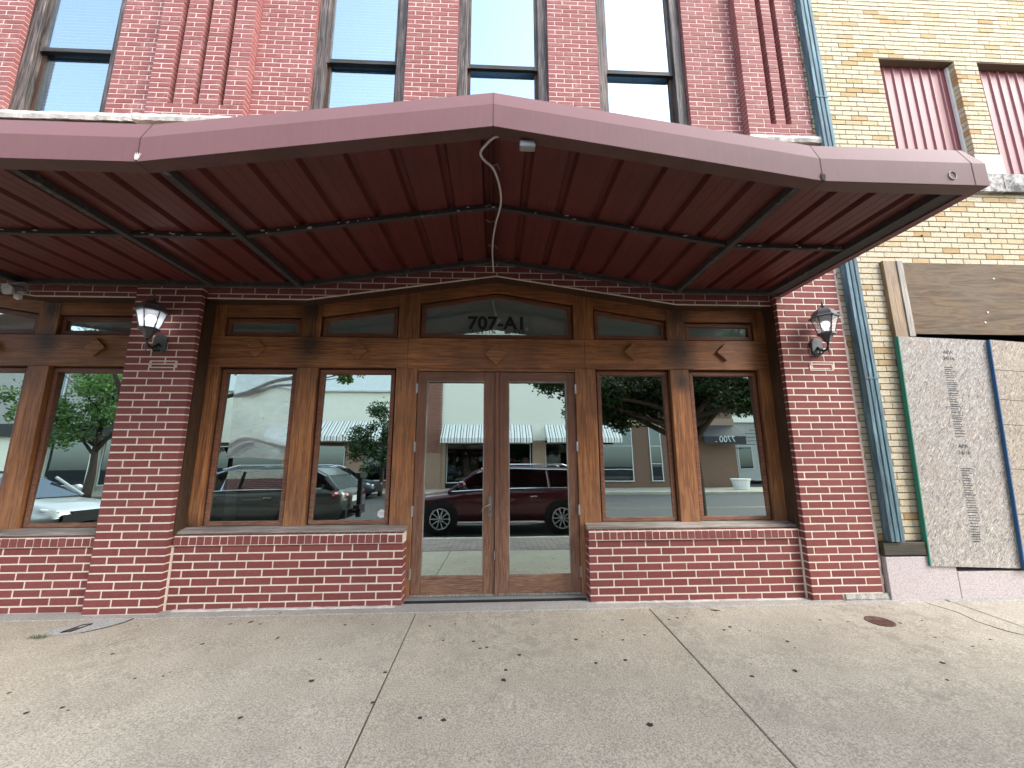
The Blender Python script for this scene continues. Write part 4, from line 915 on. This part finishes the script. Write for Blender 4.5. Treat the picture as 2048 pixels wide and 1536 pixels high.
# ------------------------------------------------------------------ vehicles
mt_tyre = m_simple('tyre_rubber', (.016, .016, .017), .85); mt_rim = m_simple('alloy_rim', (.50, .51, .53), .35, .2, .1); mt_chrome = m_simple('chrome_strip', (.75, .76, .78), .15, 1, .03); mt_lampw = m_simple('headlight_clear', (.75, .78, .8), .15, .2, .05); mt_lampr = m_simple('tail_light_red', (.35, .02, .02), .25, 0, .1)
def paint(name, c):
    t = NT(name); t.b.inputs['Coat Weight'].default_value = .8; t.b.inputs['Coat Roughness'].default_value = .04; return t.fin(c, .35, .3, .5)
def car(name, loc, rz, mat, label, suv=True):
    t = thing(name, loc, label, 'car'); parts = []
    L, W, Hh, r_ = (4.9, .97, 1.56, .37) if suv else (4.8, .92, 1.44, .33)
    fx, rx = (1.45, -1.42) if suv else (1.42, -1.42)
    def ob(nm, g, m, par=None, smooth=False):
        o = obj(nm, g, m, None, smooth); o.parent = par or t; return o
    hd, bt = (.96, 1.04) if suv else (.86, .96)
    stn = [(-L/2, .55, bt-.12, .80), (-L/2+.08, .38, bt-.02, .90), (-L/2+.5, .26, bt+.02, .97), (-.9, .24, bt, 1), (.6, .24, bt-.02, 1), (.95, .24, hd+.02, 1), (L/2-.55, .25, hd-.10, .96), (L/2-.12, .30, hd-.22, .88), (L/2, .42, hd-.36, .78)]
    rings = []
    for x, zl, zt, wf in stn:
        w_ = W*wf; h = [(0, zl), (w_*.86, zl), (w_*.97, zl+.08), (w_, zl+(zt-zl)*.35), (w_, zl+(zt-zl)*.62), (w_*.985, zt-.10), (w_*.93, zt-.02), (w_*.80, zt), (0, zt+.02)]
        rings.append([(x, y, z) for y, z in h]+[(x, -y, z) for y, z in h[-2:0:-1]])
    ob('body', G().sweep(None, rings), mat, None, True)
    if suv: gl = [(-L/2+.14, bt-.06, .85, bt), (-L/2+.45, bt-.06, .86, Hh-.20), (-L/2+.75, bt-.06, .90, Hh-.04), (-.3, bt-.06, .92, Hh), (.35, bt-.06, .92, Hh-.03), (.62, bt-.06, .91, Hh-.12), (1.30, hd-.04, .88, hd+.03)]
    else: gl = [(-1.85, bt-.04, .80, bt), (-1.25, bt-.04, .84, Hh-.14), (-.7, bt-.04, .87, Hh-.02), (-.1, bt-.04, .87, Hh), (.35, bt-.04, .86, Hh-.07), (1.30, hd-.02, .84, hd+.02)]
    rg_ = []; roof = []
    for x, zl, wb, zt in gl:
        f = (zt-zl)/(Hh-bt+.06); wt = W*wb*(1-.16*max(0, f)); w_ = W*wb
        rg_.append([(x, -w_, zl), (x, w_, zl), (x, wt, zt-.05*f), (x, wt-.08, zt), (x, -wt+.08, zt), (x, -wt, zt-.05*f)])
    ob('greenhouse', G().sweep(None, rg_), mt_carglass)
    rf = [[(p[2][0], p[2][1]+.004, p[2][2]-.015), (p[3][0], p[3][1]+.002, p[3][2]+.012), (p[4][0], p[4][1]-.002, p[4][2]+.012), (p[5][0], p[5][1]-.004, p[5][2]-.015), (p[4][0], p[4][1]+.05, p[4][2]-.02), (p[3][0], p[3][1]-.05, p[3][2]-.02)] for p in rg_[1:-1]]
    ob('roof', G().sweep(None, rf), mat, None, False)
    for sy in (-1, 1):
        for i, (xa, xb, w_) in enumerate(((.62, 1.28, .07), (-.05, -.02, .06), (-1.1, -1.15, .06), (gl[1][0], gl[0][0], .10))):
            zt = Hh-.10 if i not in (3,) else gl[1][3]-.03
            yb_, yt_ = W*.915*sy, W*.80*sy
            ob('pillar', G().tube([(xa if i else .60, yt_, zt), (xb if i else 1.28, yb_, bt if i else hd+.02)], w_*.5, 6), mat if i != 1 else mt_black)
        ob('belt_trim', G().tube([(-L/2+.5, sy*(W*.935), bt+.03), (0, sy*W*.945, bt+.005), (1.2, sy*W*.93, hd+.03)], .014, 6), mt_chrome)
        if suv: ob('roof_rail', G().tube([(-L/2+.8, sy*W*.74, Hh-.01), (-1.5, sy*W*.76, Hh+.05), (.1, sy*W*.76, Hh+.05), (.5, sy*W*.74, Hh-.05)], .02, 6), mt_chrome)
        ob('mirror', G().lathe([(.02, -.1), (.09, -.05), (.09, .05), (.02, .1)], (.95, sy*(W+.09), bt+.10), 8, 'x'), mat)
        ob('headlight', G().tube([(L/2-.08, sy*W*.70, hd-.30), (L/2-.35, sy*W*.90, hd-.22)], [.06, .04], 8), mt_lampw)
        ob('tail_light', G().tube([(-L/2+.02, sy*W*.60, bt-.16), (-L/2+.22, sy*W*.93, bt-.10)], [.07, .06], 8), mt_lampr)
        for zz in (bt-.17,):
            for xx in (-.75, .28): ob('door_handle', G().box(xx-.09, xx+.09, sy*W-.012 if sy > 0 else -W-.014, sy*W+.014 if sy > 0 else -W+.012, zz-.012, zz+.012), mt_chrome)
        ob('rocker_trim', G().box(-1.0, 1.05, sy*W*.94-.02, sy*W*.94+.02, .27, .31), mt_chrome)
        for x in (fx, rx):
            wl = ob('wheel', G().lathe([(r_*.62, -.10), (r_*.95, -.11), (r_, -.08), (r_, .08), (r_*.95, .11), (r_*.62, .10)], (x, sy*(W-.10), r_), 24, 'y'), mt_tyre, None, True)
            ob('wheel_arch', G().lathe([(r_+.055, -sy*.10), (r_+.055, sy*.062)], (x, sy*(W-.06), r_+.02), 24, 'y'), mt_black)
            yy = sy*(W+.012); g = G().lathe([(r_*.66, 0), (r_*.66, sy*.006), (r_*.58, sy*.006), (r_*.58, 0)], (x, yy, r_), 20, 'y')
            for k in range(10): a = k*math.pi/5; g.tube([(x, yy, r_), (x+r_*.62*math.cos(a), yy, r_+r_*.62*math.sin(a))], .016, 5)
            ob('rim', g, mt_rim)
    ob('bumper', G().box(L/2-.10, L/2+.03, -W*.72, W*.72, .33, .52), mt_black); ob('bumper', G().box(-L/2-.03, -L/2+.10, -W*.75, W*.75, .36, .56), mt_black)
    ob('number_plate', G().box(-L/2-.012, -L/2+.01, -.26, .26, .72, .86), mt_alu)
    ob('grille', G().box(L/2-.06, L/2+.012, -.45, .45, hd-.45, hd-.28), mt_black)
    t.rotation_euler = (0, 0, rz); return t
ZR = -.235
car('parked_suv', (.25, -5.95, ZR), math.pi, paint('maroon_paint', (.075, .006, .012)), 'dark red SUV parked at the kerb, mirrored in the door glass')
dk = car('parked_suv', (-5.95, -5.95, ZR), math.pi, paint('grey_green_paint', (.055, .06, .058)), 'dark grey SUV with rear carrier, mirrored in the window left of the doors')
o = obj('rear_carrier', G().box(-2.62, -2.45, -.35, -.25, .45, .52).box(-2.70, -2.60, -.36, -.24, .35, 1.35).box(-2.72, -2.58, -.55, -.05, 1.30, 1.42).box(-2.72, -2.58, -.5, -.1, .55, .65), mt_black); o.parent = dk
car('parked_car', (-12.3, -5.9, ZR), 0, paint('white_paint_car', (.40, .41, .42)), 'white car parked at the kerb, mirrored in the far left window', False)
car('parked_car', (-23.6, -15.6, ZR), 0, paint('black_paint', (.018, .02, .024)), 'black sedan parked across the street, mirrored in the far left window', False)
car('parked_suv', (-8.2, -15.9, ZR), 0, paint('navy_paint', (.03, .038, .05)), 'dark blue SUV parked across the street, mirrored left of the doors')
# ------------------------------------------------------------------ trees
mt_bark = m_simple('tree_bark', (.06, .045, .035), .9, 0, .4, 20, .5)
def m_leaf(name, c):
    t = NT(name); rnd = t.new('ShaderNodeNewGeometry').outputs['Random Per Island']; col = t.ramp(rnd, [(0, tuple(x*.55 for x in c)), (.5, c), (1, tuple(x*1.5 for x in c))]); t.b.inputs['Transmission Weight'].default_value = 0
    t.l(col, t.b.inputs['Base Color']); t.b.inputs['Roughness'].default_value = .5
    tl = t.new('ShaderNodeBsdfTranslucent'); t.l(col, tl.inputs[0]); mx = t.new('ShaderNodeMixShader'); mx.inputs[0].default_value = .35; t.l(t.b.outputs[0], mx.inputs[1]); t.l(tl.outputs[0], mx.inputs[2]); t.l(mx.outputs[0], t.out.inputs[0]); return t.m
mt_leaf = m_leaf('tree_leaf', (.032, .068, .016)); mt_leaf2 = m_leaf('bright_tree_leaf', (.10, .19, .045))
def tree(loc, h, label, limbs, nleaf, ls, mat, tr_=.13, seed=1):
    rn = random.Random(seed); t = thing('street_tree', loc, label, 'tree', 'street trees'); g = G(); cl = []
    X, Y, Z = loc
    trunk = [(X, Y, Z), (X+.05, Y-.02, Z+h*.18), (X+.02, Y, Z+h*.33), (X+.06, Y-.03, Z+h*.6)]; g.tube(smoothpts(trunk, 3), [tr_*(1.25-.07*i) for i in range(10)], 9)
    for (ex, ey, ez, r_) in limbs:
        b = (X+.02, Y, Z+h*rn.uniform(.25, .42)); m = tuple(b[i]+( (X+ex, Y+ey, Z+ez)[i]-b[i])*.5+rn.uniform(-.15, .15) for i in range(3)); e = (X+ex, Y+ey, Z+ez)
        g.tube(smoothpts([b, m, e], 4), [tr_*.55*(1-.1*i) for i in range(9)], 6); cl.append((e, r_)); cl.append((tuple((m[i]+e[i]*2)/3 for i in range(3)), r_*.8))
        for k in range(4):
            q = tuple(e[i]+rn.gauss(0, r_*.6) for i in range(3)); g.tube([m, tuple((m[i]+q[i])/2+rn.uniform(-.08, .08) for i in range(3)), q], [.03, .02, .006], 5); cl.append((q, r_*.55))
    obj('trunk', g, mt_bark, t, True)
    lf = G(); per = nleaf//len(cl)
    for c, r_ in cl:
        for k in range(per):
            d = Vector((rn.gauss(0, 1), rn.gauss(0, 1), rn.gauss(0, .75))); d = d.normalized()*r_*rn.random()**.45; p = Vector(c)+d
            a = Vector((rn.uniform(-1, 1), rn.uniform(-1, 1), rn.uniform(-.9, .3))).normalized()*ls*rn.uniform(.7, 1.4); b = a.orthogonal().normalized()*ls*.32; b.rotate(Matrix.Rotation(rn.uniform(0, 6.3), 3, a.normalized()))
            lf.add([tuple(p), tuple(p+a*.5+b), tuple(p+a), tuple(p+a*.5-b)], [(0, 1, 2, 3)])
    obj('crown', lf, mat, t, fix=False); return t
tree((4.35, -3.75, -.10), 6.2, 'dark leafy street tree, mirrored in the two right windows', [(-1.6, -.7, 3.5, .75), (1.5, -.4, 4.1, .9), (2.8, -.6, 3.3, .8), (.3, -1.3, 4.6, 1.), (-.3, -.2, 5.6, 1.), (1.6, -1.6, 5.2, 1.), (-1.0, -1.6, 4.6, .9), (-2.5, -1.1, 3.9, .55), (.9, -.5, 3.4, .7), (2.2, -1.4, 4.2, .8), (-3.1, -.2, 3.35, .42), (-.9, -.3, 3.45, .6), (.0, -.6, 3.7, .7), (1.8, -.3, 3.3, .6), (-2.1, -.3, 2.95, .45), (-1.2, -.45, 2.75, .45), (-.55, -.35, 3.0, .5), (-1.7, -.8, 2.7, .4), (.5, -.4, 3.05, .45), (1.3, -.4, 3.0, .4)], 42000, .085, mt_leaf, .15, 3)
tree((-7.6, -3.85, -.10), 6.5, 'leafy street tree near the left pilaster, its branch mirrored left of the doors', [(-1.5, -.6, 4.3, .8), (1.6, -.9, 4.6, .9), (4.15, -.3, 3.75, .30), (.3, -1.0, 5.2, 1.), (-.8, -1.6, 5.4, .9), (2.2, -1.5, 5.6, .8)], 8000, .085, mt_leaf2, .14, 5)
tree((-20.5, -16.6, -.2), 7.5, 'bright green tree across the street, mirrored in the far left window', [(-2.2, .6, 4.4, 1.2), (2.0, .6, 4.6, 1.2), (0, 1., 3.9, 1.1), (-1., -.8, 5.6, 1.3), (1.2, .2, 6.2, 1.3), (-3.4, .3, 5.2, 1.1), (3.4, .4, 5.4, 1.1), (0, .5, 6.9, 1.2)], 13000, .16, mt_leaf2, .16, 8)
tree((-5.9, -16.7, -.2), 5.6, 'small low-branched tree across the street, mirrored just left of the doors', [(-1.2, .6, 3.0, .7), (.9, .6, 3.3, .8), (-.3, .9, 2.2, .75), (0, 0, 4.4, .9), (-.7, .5, 2.6, .6), (.6, .3, 2.4, .7)], 7000, .13, mt_leaf, .10, 9)
